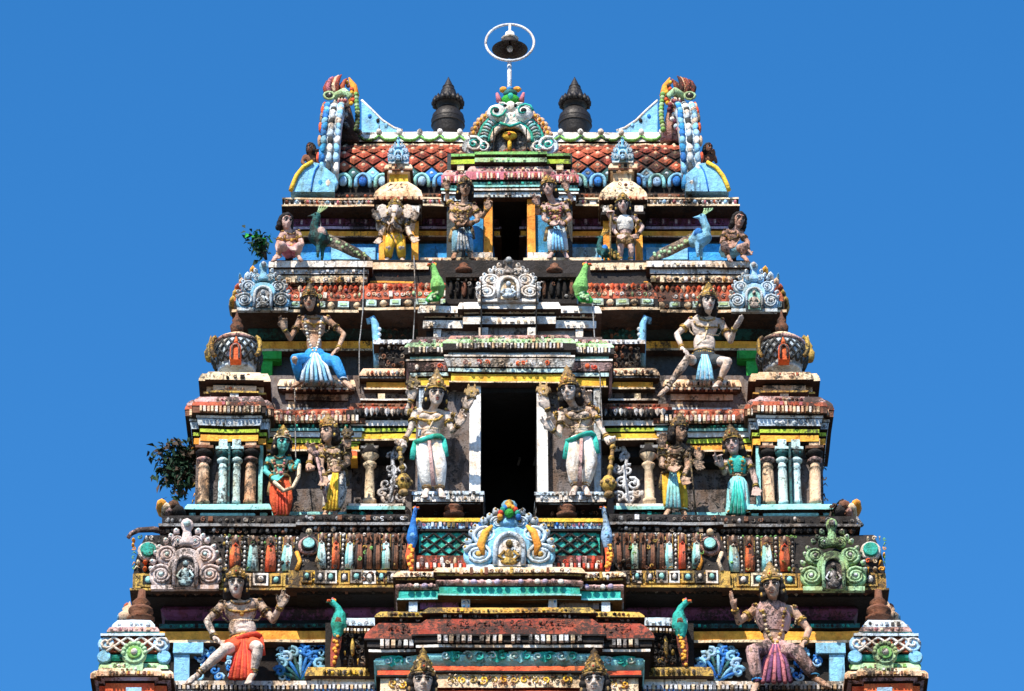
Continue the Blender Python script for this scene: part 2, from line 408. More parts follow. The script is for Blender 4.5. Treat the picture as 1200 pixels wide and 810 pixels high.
def kudu(parent, cx, pyb, pyt, wpx, y, c=('bluelight','paleblue','slate','silver'), style=0, name='arch_ornament', label=None):
    """scrolled horseshoe arch ornament (plate, volutes, niche, finial)"""
    plate, curl, nich, gem = c
    o = W(cx, pyb, y); w = wpx*HM; h = (W(cx, pyt, y)-o).z
    mb = MB(); 
    def P(u, v, d=0): return Vector((o.x+u*w, y-d, o.z+v*h))
    k = w/max(h, .01)
    for s in (-1, 1):
        # lower volute, mid scroll, upper scroll
        for (u, v, r, a0, t) in ((.33,.19,.165,.3,1.35), (.26,.47,.15,-1.2,1.25), (.12,.66,.09,0,1.1)):
            cc = P(s*u, v); mb.disc(cc, r*w, .05+r*.12, plate, 16, min(1, 1/k*.98))
            for q, (rr, mt, th) in enumerate(((1.0, curl, .16), (.55, curl, .15))):
                pts = []
                for i in range(15):
                    tt = i/14; r2 = r*w*(rr-.5*rr*tt)*.92; a = a0 + t*2*PI*tt
                    pts.append(Vector((cc.x + s*r2*math.cos(a), y-.07-r*.12, cc.z + r2*math.sin(a)*min(1, 1/k))))
                mb.tube(pts, [r*w*.15*(1-.5*i/14) for i in range(15)], mt, 6)
            mb.ball(cc+Vector((0,-.08-r*.12,0)), (r*w*.2,.03,r*w*.2), gem, 7, 5)
        # outer curling leaves
        for (u, v, a) in ((.50,.30,.3), (.49,.40,.5), (.44,.52,.7), (.40,.60,.9), (.31,.70,1.1), (.24,.76,1.3), (.17,.84,1.5)):
            b = P(s*u*.84, v*.93, .04); e = b + Vector((s*math.cos(a), 0, math.sin(a)))*w*.055
            mb.tube([b, e, e+Vector((s*.02*w, -.02, .02*w))], [w*.04, w*.042, w*.018], curl, 6); mb.ball(e+Vector((0,-.03,0)), w*.022, gem, 5, 4)
    # body plate + arch
    ac = P(0, .27)
    mb.disc(P(0,.34), w*.24, .10, plate, 18, 1.0 if k < 1.2 else 1/k*1.1)
    mb.box(ac.x-w*.17, ac.x+w*.17, y-.10, y, o.z, ac.z, plate)
    mb.box(o.x-w*.46, o.x+w*.46, y-.07, y, o.z-.01, o.z+h*.05, curl)
    rz = min(w*.17, h*.3)
    pts = [Vector((ac.x-w*.15, y-.13, o.z+.01))] + [Vector((ac.x - w*.15*math.cos(PI*i/10), y-.13, ac.z+rz*math.sin(PI*i/10))) for i in range(11)] + [Vector((ac.x+w*.15, y-.13, o.z+.01))]
    mb.tube(pts, w*.03, curl, 6)
    # crowning stem and knob
    b = P(0, .60, .02); hh = h*.40
    mb.lathe((b.x, b.y-.04, b.z), [(w*.10,0),(w*.12,hh*.12),(w*.07,hh*.3),(w*.055,hh*.55),(w*.085,hh*.68),(w*.09,hh*.8),(w*.06,hh*.93),(.004,hh)], plate, 10, sy=.6)
    mb.ball((b.x, b.y-.11, b.z+hh*.76), (w*.05,.04,w*.05), gem, 8, 6)
    root = mb.build(name, parent, label)
    nb = MB()
    nb.box(ac.x-w*.13, ac.x+w*.13, y-.115, y-.1, o.z, ac.z, nich); nb.disc((ac.x, y-.1, ac.z), w*.13, .015, nich, 14, rz/(w*.15))
    hz = ac.z-o.z; nb.ball((ac.x, y-.13, o.z+hz*.25), (w*.10,.04,hz*.22), gem, 8, 6); nb.ball((ac.x, y-.13, o.z+hz*.62), (w*.055,.035,hz*.3), gem, 8, 6); nb.ball((ac.x, y-.14, ac.z+rz*.25), (w*.04,.04,w*.045), gem, 8, 6)
    for q in (-1,1): nb.tube([(ac.x+q*w*.05, y-.14, o.z+hz*.8), (ac.x+q*w*.11, y-.14, o.z+hz*.5), (ac.x+q*w*.06, y-.15, o.z+hz*.3)], w*.018, gem, 5)
    for q in range(5):
        nb.tube(spiral((ac.x+U(-.08,.08)*w, o.z+U(.1,1)*(ac.z-o.z)), w*.035, 1, R()*6, 1, y-.13), w*.012, curl, 5)
    nb.build('niche', root)
    return root
# ================================================================ THE TOWER
tower = empty('temple_tower', (W(597, 405, 0).x, 0.0, 0), 'tall tapering temple gateway tower of painted stucco storeys crowded with cornices and niches', 'temple tower')
YB = 9.0                                          # depth of the back face of the lowest storey in view; every storey is centred on y=4.5
def sides(fn):
    for s in (0, 1): fn(lambda a, b: (a, b) if s == 0 else (MX(b), MX(a)), s)

def core(name, pieces, mat, label=None):
    mb = MB()
    for (x0, x1, p0, p1, y0, y1) in pieces: 
        a = W(x0, p0, y0); b = W(x1, p1, y0)
        mb.box(a.x, b.x, y0, y1, b.z, a.z, mat)
    return mb.build(name, tower, label, jitter=.002, split=False)

# ---- lower part, mostly below the picture
base = core('base', [(40, 1154, 1000, 2700, -3.0, 12.0)], 'stone')
zb = ORG[base.name].z
# extend the base to the ground
mb = MB(); a = W(40, 1000, -3); b = W(1154, 1000, -3); mb.box(a.x-.3, b.x+.3, -3.4, 12.4, -.2, ORG[base.name].z+.05, 'stone'); mb.build('plinth', base)

# ---- storey 4 : lowest in the picture -----------------------------------------------------
s4 = core('storey', [(197, 470, 690, 830, .03, 8.97), (724, 997, 690, 830, .03, 8.97), (197, 997, 604, 700, .35, 8.7), (100, 1094, 812, 1010, -.6, 9.6)], 'dark', 'lowest storey in view, with dark maroon and teal mouldings behind the seated statues')
stack('wall_moulding', s4, 197, 997, 0, 9, [(694,703,.0,'maroon'),(703,726,.10,'purple','r'),(727,731,.05,'black'),(731,736,.12,'tealdk'),(736,740,.05,'black'),(740,750,.16,'orange'),(750,753,.19,'cream')])
def f(g, s):
    # wall behind scroll leaves, ledge, blue pillar
    mb = MB(); a, b = g(200, 470); mb.pb(a, b, 753, 800, -.02, .1, 'dark'); mb.build('wall_panel', s4)
    mb = MB(); a, b = g(203, 238); mb.pb(a, b, 753, 765, -.2, .2, 'sky'); a, b = g(204, 236); mb.pb(a, b, 765, 767, -.16, .16, 'slate')
    a, b = g(204, 222); mb.pb(a, b, 767, 800, -.16, .16, 'sky'); mb.build('pillar', s4)
    a, b = g(203, 440)
    def ex(mb, a=a, b=b): row(mb, 'dent', a, b, 804, 809, -.62, 5, ['silver','silver','cream'])
    stack('ledge', s4, a, b, -.5, 1, [(798,803,.10,'white'),(803,810,.05,'grey'),(810,816,.12,'paleblue'),(816,850,.0,'rust')], extra=ex)
    # blue scrolling leaves: a fountain of curls from one stem
    mb = MB(); cxp = 352 if s == 0 else MX(352); o = W(cxp, 799, -.05)
    for k in range(9):
        t = (k-4)/4.; an = PI/2 - t*1.25; L = (.46 - .07*abs(t))
        tip = Vector((o.x+math.cos(an)*L*.78, -.12, o.z+math.sin(an)*L))
        mid = o.lerp(tip, .5)+Vector((0,-.05,0)); mb.tube([o, mid, tip], [.022,.026,.022], random.choice(['tealdk','sky','blue']), 6)
        mb.tube(spiral((tip.x, tip.z), .085, 1.3, an, 1 if t > 0 else -1, -.13), [.036*(1-.5*i/11) for i in range(12)], random.choice(['bluelight','sky','sky','blue']), 6)
    for k in range(40):
        u = U(-.32,.32); v = U(.05,.52); c = (o.x+u, o.z+v); mb.tube(spiral(c, U(.04,.07), 1, R()*6, random.choice((1,-1)), -.09), .016, random.choice(['sky','tealdk','blue','bluelight']), 5)
    mb.build('scroll_leaf_panel', s4, 'blue painted scrolling leaves carved on the wall beside the seated statue')
    if s == 0 or s == 1:
        mb = MB(); cxp = 250 if s == 0 else MX(250); o = W(cxp, 799, -.05)
        for k in range(22):
            c = (o.x+U(-.25,.3), o.z+U(.03,.5)); mb.tube(spiral(c, U(.05,.08), 1.1, R()*6, random.choice((1,-1)), -.09), .02, random.choice(['sky','blue','bluelight']), 5)
        mb.build('scroll_leaf_panel', s4)
    # inner block next to the doorway bay
    a, b = g(380, 462)
    core_b = MB(); core_b.pb(a, b, 730, 900, -.35, 1.2, 'dark')
    blk = core_b.build('inner_bay', s4)
    a, b = g(402, 462)
    def ex(mb, a=a, b=b):
        row(mb, 'dent', a, b, 738, 741, -.62, 4, ['cream','white','grey'])
        carve(mb, a, b, 743, 779, -.47, 8, ['soot','brown','dark','stone','gold'], .95)
        for q in range(3):
            px = a+(b-a)*(q+.6)/3.2; row(mb, 'bead', px-3, px+3, 746, 770, -.55, 6, ['gold'], 0, .05)
    stack('cornice', blk, a, b, -.45, 1, [(724,733,.16,'paleblue'),(734,737,.08,'grey'),(741,781,.0,'dark')], extra=ex)
    a, b = g(378, 462)
    def ex(mb, a=a, b=b): row(mb, 'petal', a, b, 786, 792, -.68, 6, ['gold','stone','gold'])
    stack('moulding', blk, a, b, -.45, 1, [(782,792,.2,'gold','k',.24),(792,796,.1,'dark'),(796,799,.15,'cream'),(799,803,.1,'dark'),(803,815,.12,'blue','r'),(815,840,.1,'bluelight'),(840,900,0,'maroon')], extra=ex)
sides(f)
# pavilion over the lower doorway ------------------------------------------------------------
def pavilion(parent, secs, name='doorway_pavilion', label=None):
    """secs: list of (px0,px1,yf,yb,bands,extra)"""
    out = []
    for i, (x0, x1, yf, yb, bands, ex) in enumerate(secs):
        out.append(stack('cornice', parent, x0, x1, yf, yb, bands, extra=ex))
    return out
bay4 = core('doorway_bay', [(456, 552, 745, 1010, -1.15, 1), (642, 738, 745, 1010, -1.15, 1), (456, 738, 745, 835, -1.15, 1), (476, 718, 676, 745, -1.15, 1.2)], 'dark', 'lower doorway bay with rust red eaves and turquoise moulding at the bottom of the picture')
def B4(dy, o):
    return [(667+dy,673+dy,.10+o,'cream','k',.16+o),(673+dy,677+dy,.12+o,'gold'),(677+dy,680+dy,.05+o,'dark'),(680+dy,687+dy,.13+o,'pink','r'),(687+dy,690+dy,.05+o,'dark'),(690+dy,698+dy,.08+o,'teal'),(698+dy,700+dy,.10+o,'aqua')]
def ex4(x0, x1, dy, o):
    def ex(mb):
        row(mb, 'mix', x0-6, x1+6, 667+dy, 676+dy, -1.32-o, 6, ['cream','gold','brown','white'], .1, .03)
        row(mb, 'bead', x0, x1, 681+dy, 687+dy, -1.32-o, 9, ['pink','white','lilac'], .1, .03)
    return ex
pavilion(bay4, [(474,720,-1.17,1.2,B4(3,0),ex4(474,720,3,0)), (532,662,-1.17,1.2,B4(-2,.13),ex4(532,662,-2,.13))])
mb = MB()
for (x0, x1) in ((479,489),(705,715),(541,551),(643,653)): 
    yy = -1.28 if x0 in (541,643) else -1.22
    mb.pb(x0, x1, 697, 717, yy, .2, 'paleblue'); 
mb.pb(492, 538, 702, 714, -1.18, .1, 'purple'); mb.pb(656, 702, 702, 714, -1.18, .1, 'wall'); carve(mb, 541, 551, 698, 714, -1.29, 5, ['blue'], .8, .03); carve(mb, 643, 653, 698, 714, -1.29, 5, ['blue'], .8, .03)
mb.build('window_post', bay4)
def B4b(dy, o):
    return [(714+dy,720+dy,.12+o,'gold','k',.2+o),(720+dy,727+dy,.10+o,'soot'),(727+dy,745+dy,.14+o,'rust','k',.34+o),(745+dy,747+dy,.34+o,'dark'),(747+dy,755+dy,.30+o,'soot'),(755+dy,758+dy,.20+o,'dark'),(758+dy,761+dy,.28+o,'white'),(761+dy,764+dy,.12+o,'dark'),(764+dy,779+dy,.21+o,'aqua','r'),(779+dy,783+dy,.08+o,'dark'),(783+dy,788+dy,.16+o,'vermilion'),(788+dy,790+dy,.18+o,'dark'),(790+dy,808+dy,.12+o,'cream'),(808+dy,812+dy,.05+o,'dark'),(812+dy,818+dy,.12+o,'vermilion')]
def ex4b(x0, x1, dy, o):
    def ex(mb):
        row(mb, 'dent', x0-12, x1+12, 748+dy, 755+dy, -1.49-o, 7, ['white','silver','cream','grey'], .08)
        row(mb, 'mix', x0-6, x1+6, 719+dy, 727+dy, -1.28-o, 6, ['grey','soot','silver','brown'], .1, .04)
        row(mb, 'scroll', x0-8, x1+8, 765+dy, 778+dy, -1.36-o, 13, ['paleaqua','teal'], 0, .05)
        row(mb, 'petal', x0-8, x1+8, 767+dy, 779+dy, -1.34-o, 26, ['teal','aqua'], 0, .04)
        row(mb, 'scroll', x0, x1, 793+dy, 806+dy, -1.28-o, 12, ['gold','yellow'], 0, .04)
        n = int((x1-x0)/16)
        for i in range(n+1):                    # irregular crest of the red eave
            c = W(x0+i*(x1-x0)/n, 731+dy, -1.36-o); mb.tube([(c.x, c.y+.05, c.z+.06), (c.x, c.y-.1, c.z-.1)], .012, 'rust', 5)
    return ex
pavilion(bay4, [(456,738,-1.17,1,B4b(3,0),ex4b(456,738,3,0)), (524,670,-1.17,1,B4b(-2,.14),ex4b(524,670,-2,.14))])
mb = MB()
for (x0, x1) in ((470,480),(535,552),(642,659),(714,724)): mb.pb(x0, x1, 818, 1000, -1.3, .3, 'vermilion')
mb.build('door_jamb', bay4)
stack('threshold', bay4, 440, 754, -1.7, -1, [(935,945,.1,'white'),(945,1000,.0,'paleblue')])

# ---- balcony with lattice above it -----------------------------------------------------------
bal = core('balcony', [(487, 707, 607, 670, -1.05, 1.2)], 'dark', 'green and white diamond lattice balcony under the tall dark doorway')
mb = MB()
mb.pb(487, 707, 607, 611, -1.16, .4, 'yellow'); mb.pb(489, 705, 611, 620, -1.12, .2, 'bluelight'); row(mb, 'mix', 489, 705, 612, 619, -1.13, 5, ['blue','rose','pink','paleblue','gold'], .05, .03)
mb.pb(489, 705, 619.5, 622, -1.15, .2, 'dark')
mb.build('rail', bal)
mb = MB(); lattice(mb, 491, 703, 622, 651, -1.09, .22, .02, 'dark', ['aqua','paleaqua','white','teal'], 'teal'); mb.build('lattice_panel', bal)
mb = MB(); mb.pb(487, 707, 651, 667, -1.14, .2, 'rust'); row(mb, 'mix', 488, 706, 652, 666, -1.15, 8, ['white','rose','red','cream','pink'], .05, .05); row(mb, 'dent', 487, 707, 661, 666, -1.18, 5, ['white','red'], 0.1, .03); mb.build('moulding', bal)
kudu(bal, 597, 668, 588, 104, -1.28, ('sky','paleblue','white','gold'), label='blue scrolled horseshoe arch with gold leaves in the middle of the lattice balcony')
mb = MB()                                                # gold leaves and jewelled knob of that arch
for s in (-1, 1):
    o = W(597+s*30, 650, -1.4); mb.tube([o, o+Vector((s*.04,0,.16)), o+Vector((-s*.02,0,.36)), o+Vector((-s*.12,0,.46))], [.02,.06,.055,.02], 'orange', 7, flat=.6)
o = W(597, 606, -1.42)
for k in range(9): a = PI*k/8; mb.ball((o.x+math.cos(a)*.13, o.y, o.z+math.sin(a)*.15), (.045,.05,.05), ['blue','teal','red','orange','tealdk'][k % 5], 7, 5)
mb.ball((o.x, o.y-.03, o.z+.04), (.07,.06,.07), 'green', 8, 6); mb.lathe((o.x, o.y, o.z+.12), [(.05,0),(.06,.05),(.03,.1),(.005,.16)], 'orange', 8)
mb.build('arch_crest', bal)

# ---- parapet 4 (painted relief figures) --------------------------------------------------------
par4 = core('parapet', [(178, 1016, 630, 690, -.25, 9.2), (196, 998, 608, 640, -.25, 9.2)], 'soot', 'deep painted eave band with draped relief panels and jewelled lower border')
def strip(mb, px0, px1, py0, py1, y, kind):
    c = W((px0+px1)/2, py1, y); t = W((px0+px1)/2, py0, y); w = (px1-px0)*HM; h = t.z-c.z
    if kind == 'bead':
        mb.box(c.x-w*.5, c.x+w*.5, y, y+.04, c.z, t.z, 'dark')
        n = 8
        for i in range(n): mb.ball((c.x, y-.01, c.z+h*(i+.5)/n), (w*.3,.035,h/n*.36), 'white' if R() > .2 else 'grey', 6, 4)
    else:
        pal = {'red': ['vermilion','brick','red'], 'teal': ['aqua','paleaqua','white'], 'gold': ['orange','gold','cream'], 'dark': ['soot','brown','dark']}[kind]
        mb.box(c.x-w*.5, c.x+w*.5, y, y+.04, c.z, t.z, 'gold' if kind != 'dark' else 'dark'); mb.box(c.x-w*.4, c.x+w*.4, y-.01, y+.03, c.z, t.z, 'brown')
        for q in (-.27, 0, .27):
            x = c.x+q*w*.9; mb.tube([(x+U(-.01,.01), y-.02, c.z+.02), (x*1+U(-.01,.01), y-.07, c.z+h*.35), (c.x+q*w*.7, y-.05, c.z+h*.7)], [w*.24,w*.25,w*.14], pal[int((q+.3)*3.4) % 3], 6)
        mb.tube([(c.x-w*.22, y-.05, c.z+h*.66), (c.x, y-.09, c.z+h*.72), (c.x+w*.22, y-.05, c.z+h*.66)], w*.1, pal[-1], 6)
        mb.ball((c.x, y-.05, c.z+h*.88), (w*.18,.06,h*.1), 'skin' if kind != 'dark' else 'brown', 7, 5)
def f(g, s):
    for (x0, x1, yf, dy, kinds) in ((170, 352, -.3, 0, None), (352, 478, -.42, -3, None)):
        a, b = g(x0, x1); mb = MB()
        band(mb, a, b, yf, 0.4, 627+dy, 672+dy, .0, 'soot', 'k', .14); band(mb, a, b, yf, .4, 672+dy, 689+dy, .16, 'gold'); band(mb, a, b, yf, .4, 689+dy, 691.5+dy, .2, 'gold'); band(mb, a, b, yf, .4, 692.5+dy, 700+dy, .05, 'dark')
        row(mb, 'gem', a-6 if (x0 == 170) == (s == 0) else a, b+6 if (x0 == 170) == (s == 1) else b, 673+dy, 688+dy, yf-.17, 19 if x0 == 170 else 15, ['gold','gold','cream','white'] if x0 == 170 else ['gold','stone','white'], .0, .07)
        if x0 == 352: carve(mb, (a+b)/2 if s == 0 else a, b if s == 0 else (a+b)/2, 673+dy, 688+dy, yf-.19, 8, ['soot','stone','dark','brown'], .9)
        mb.build('jewelled_border', par4)
        mb = MB(); seq = ['bead','red','bead','teal','bead','red','bead','teal'] if x0 == 170 else ['teal','bead','red','bead','teal','dark','dark','dark','teal','dark','dark']
        x = 262 if x0 == 170 else 372; k = 0
        while x < x1-3:
            wd = U(4.5,6) if seq[k % len(seq)] == 'bead' else (U(12,15) if x0 == 170 else U(8.5,11))
            p, q = g(x, x+wd); strip(mb, p, q, 629+dy, 672+dy, yf-.12, seq[k % len(seq)]); x += wd+.8; k += 1
        carve(mb, *g(x0+90 if x0 == 170 else x0+16, x1-4), 634+dy, 671+dy, yf-.19, 7, ['soot','brown','stone','dark','gold','leaf'], .30, .04)
        carve(mb, *g(x0+90 if x0 == 170 else x0+16, x1-4), 627+dy, 633+dy, yf-.1, 5.5, ['gold','cream','brown','white','leaf'], .8, .04)
        mb.build('relief_panel', par4, 'row of draped red and turquoise relief figures between beaded strips')
        # little horseshoe ornaments
    cx = 362 if s == 0 else MX(362); mb = MB(); c = W(cx, 640, -.58); mb.disc((c.x, c.y+.05, c.z), .15, .08, 'pink', 16); mb.disc((c.x, c.y-.03, c.z), .11, .04, 'dark', 14); mb.disc((c.x, c.y-.06, c.z), .085, .04, 'aqua', 14)
    mb.tube([c+Vector((-.17,0,-.1)), c+Vector((-.12,0,-.25)), c+Vector((-.17,0,-.4))], .03, 'orange', 6); mb.tube([c+Vector((.17,0,-.1)), c+Vector((.12,0,-.25)), c+Vector((.17,0,-.4))], .03, 'cream', 6); mb.ball(c+Vector((0,-.05,.2)), .05, 'cream'); mb.build('medallion', par4)
    cx = 168 if s == 0 else MX(168); mb = MB(); c = W(cx+(6 if s == 0 else -6), 645, -.5); mb.disc((c.x, c.y+.08, c.z), .15, .08, 'white', 16); mb.disc((c.x, c.y, c.z), .11, .05, 'teal', 14)
    carve(mb, *g(157, 182), 655, 672, -.5, 8, ['orange','vermilion','cream','rose'], 1, .08); carve(mb, *g(160, 182), 627, 637, -.45, 7, ['leaf','cream','orange','white'], 1, .08)
    carve(mb, *g(154, 161), 630, 670, -.42, 6, ['leaf','orange'], 1, .08)
    mb.build('corner_relief', par4)
sides(f)
# weather-blackened slab above the parapet
mb = MB()
for (x0, x1, yf, dy) in ((192, 470, -.32, 0), (724, 1002, -.32, 0), (352, 478, -.42, -2), (716, 842, -.42, -2)):
    band(mb, x0, x1, yf, .8, 605+dy, 614+dy, .02, 'soot'); band(mb, x0, x1, yf, .8, 614+dy, 617+dy, .07, 'grey'); band(mb, x0, x1, yf, .8, 617+dy, 627+dy, .0, 'dark', 'i', -.05)
    row(mb, 'mix', x0+2, x1-2, 606+dy, 613+dy, yf-.03, 8, ['soot','grey','soot','dark','silver','brown'], .2, .03); row(mb, 'bead', x0, x1, 619+dy, 625+dy, yf, 7, ['dark','soot','grey'], .2, .05)
mb.build('blackened_slab', par4)
kudu(par4, 217, 692, 610, 84, -.56, ('dusty','dusty','wall','paleaqua'), label='faded pink scrolled horseshoe ornament on the left corner of the lower parapet')
kudu(par4, 977, 694, 610, 76, -.56, ('mint','ltgreen','wall','silver'), label='green scrolled horseshoe ornament on the right corner of the lower parapet')

# ---- storey 3 : standing statues ---------------------------------------------------------------
s3 = core('storey', [(238, 563, 470, 612, 1.2, 7.8), (629, 956, 470, 612, 1.2, 7.8), (238, 956, 440, 470, 1.2, 7.8), (560, 632, 430, 640, 2.9, 3.2)], 'wall', 'third storey from the roof, grey panels between short pillars behind standing statues')
ORG[s3.name]
def f(g, s):
    # intermediate entablature, above the two standing statues
    a, b = g(320, 413)
    def ex(mb, a=a, b=b):
        row(mb, 'dent', a-8, b+8, 488, 495, .62, 5, ['cream','white','cream','pink'], .03)
        row(mb, 'petal', a-6, b+6, 482, 488, .72, 7, ['brick','peach'], .1, .03)
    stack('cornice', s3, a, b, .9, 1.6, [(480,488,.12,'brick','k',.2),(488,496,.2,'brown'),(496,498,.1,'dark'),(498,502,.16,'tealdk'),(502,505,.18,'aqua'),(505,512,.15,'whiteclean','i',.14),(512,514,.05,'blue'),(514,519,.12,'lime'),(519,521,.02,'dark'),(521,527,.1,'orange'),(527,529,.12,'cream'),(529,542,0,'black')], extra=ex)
    mb = MB(); a, b = g(322, 412); mb.pb(a, b, 542, 606, 1.12, .1, 'wall'); a, b = g(318, 412); mb.pb(a, b, 600, 607, .75, .5, 'aqua'); mb.build('wall_panel', s3)
    mb = MB(); a, b = g(322, 412); carve(mb, a, b, 531, 541, 1.0, 7, ['dark','soot','brown'], .8); carve(mb, a, b, 588, 600, 1.1, 7, ['wall','soot','stone'], .5, .03); mb.build('carved_panel', s3)
    # orange-lime bracket between bays
    mb = MB(); a, b = g(411, 419); mb.pb(a, b, 520, 524, .8, .3, 'lime'); mb.pb(a, b, 524, 528, .82, .3, 'dark'); mb.pb(a, b, 528, 534, .78, .3, 'vermilion'); mb.pb(a, b, 534, 537, .76, .3, 'orange'); mb.build('bracket', s3)
    # seat pedestal above
    a, b = g(338, 405)
    def ex(mb, a=a, b=b):
        row(mb, 'bead', a-6, b+6, 446, 452, 1.02, 5, ['cream','white','peach'], .05, .03); row(mb, 'dent', a-4, b+4, 455, 458, 1.03, 5, ['cream','brown'], 0, .03)
        for px in (342, 398) if s == 0 else (MX(342), MX(398)): mb.pb(px-4, px+4, 469, 479, 1.2, .2, 'cream')
    stack('statue_pedestal', s3, a, b, 1.2, 2.4, [(445,453,.12,'cream','k',.16),(453,456,.14,'white'),(456,459,.1,'brown'),(459,462,.04,'dark'),(462,469,.04,'peach'),(469,479,-.06,'black'),(478,482,.02,'paleblue')], extra=ex)
    for (x0, x1) in ((312, 338), (405, 425)):
        a, b = g(x0, x1); stack('ledge', s3, a, b, 1.35, 2.4, [(455,464,.02,'peach'),(464,466,.04,'cream'),(466,472,0,'brown'),(472,478,.03,'orange'),(478,490,-.05,'dark')])
    # inner bay with cream pillar
    a, b = g(420, 482)
    def ex(mb, a=a, b=b): row(mb, 'petal', a-6, b+6, 480, 489, .64, 6, ['grey','soot','silver','white'], .05, .05)
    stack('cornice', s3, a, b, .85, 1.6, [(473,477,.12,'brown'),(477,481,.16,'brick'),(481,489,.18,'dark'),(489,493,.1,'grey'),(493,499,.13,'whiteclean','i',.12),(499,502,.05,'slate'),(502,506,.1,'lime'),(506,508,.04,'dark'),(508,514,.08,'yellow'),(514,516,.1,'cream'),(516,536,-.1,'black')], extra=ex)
    mb = MB(); cx = 433 if s == 0 else MX(433)
    mb.pb(cx-5, cx+5, 516, 522, .82, .2, 'cream'); mb.pb(cx-10, cx+10, 522, 525, .78, .24, 'grey')
    c = W(cx, 590, .88); H = (W(cx, 525, .88)-c).z
    mb.lathe(c, [(.10,0),(.10,.06),(.07,.08),(.075,H*.25),(.06,H*.62),(.085,H*.66),(.10,H*.70),(.05,H*.74),(.06,H*.76),(.14,H*.86),(.10,H*.97),(.10,H)], 'cream', 12)
    mb.lathe(c+Vector((0,0,H*.8)), [(.06,0),(.145,H*.06),(.13,H*.13),(.11,H*.2)], 'dark', 12); mb.build('pillar', s3)
    a, b = g(413, 468); stack('ledge', s3, a, b, .7, 1.3, [(590,593,.05,'white'),(593,597,.08,'aqua'),(597,606,0,'tealdk')])
    # upper small block, carved
    a, b = g(444, 484)
    def ex(mb, a=a, b=b): carve(mb, a, b, 404, 431, 1.2, 8, ['soot','brown','stone','dark'], 1)
    stack('carved_block', s3, a, b, 1.25, 2.4, [(398,403,.08,'silver'),(403,432,0,'dark')], extra=ex)
    a, b = g(432, 484)
    def ex(mb, a=a, b=b): row(mb, 'bead', a-4, b+4, 434, 440, .98, 5, ['cream','brick','white','grey'], .1, .04)
    px = 447 if s == 0 else MX(447)
    def ex2(mb, ex=ex, px=px): ex(mb); mb.pb(px-4, px+4, 461, 468, 1.1, .2, 'cream')
    stack('ledge', s3, a, b, 1.15, 2.4, [(432,440,.08,'peach','k',.14),(440,443,.12,'grey'),(443,448,0,'dark'),(448,454,.04,'orange'),(454,456,.07,'cream'),(456,468,-.06,'dark'),(467,469,.12,'white'),(469,474,.05,'dark')], extra=ex2)
    # grey scroll panel beside the door guardian
    mb = MB(); o = W(460 if s == 0 else MX(460), 590, .95); sg = 1 if s == 0 else -1
    for (u, v, r, dr) in ((-.06,.08,.09,1),(.1,.1,.08,-1),(-.1,.28,.10,-1),(.07,.3,.09,1),(-.03,.48,.09,1),(.12,.5,.07,-1),(.0,.68,.08,-1),(.1,.8,.07,1),(.16,.95,.05,-1),(-.16,.15,.06,1)):
        mb.tube(spiral((o.x+sg*u, o.z+v*1.15), r*1.1, 1.35, R()*6, dr, o.y), [.028*(1-.5*i/12) for i in range(13)], 'silver', 6)
        mb.ball((o.x+sg*u+U(-.08,.08), o.y, o.z+v*1.15+U(-.08,.08)), (.03,.03,.045), 'silver', 6, 4)
    mb.tube([(o.x-sg*.05, o.y, o.z), (o.x+sg*.02, o.y, o.z+.4), (o.x-sg*.02, o.y, o.z+.8), (o.x+sg*.12, o.y, o.z+1.15)], .03, 'silver', 6)
    mb.build('scroll_panel', s3, 'pale grey carved scrolls climbing the wall beside the door guardian')
    mb = MB(); a, b = g(415, 476); carve(mb, a, b, 518, 540, 1.12, 8, ['soot','dark','stone','brown'], .8); carve(mb, a, b, 542, 590, 1.16, 8, ['wall','soot','wall','stone'], .5, .03); mb.build('carved_panel', s3)
sides(f)
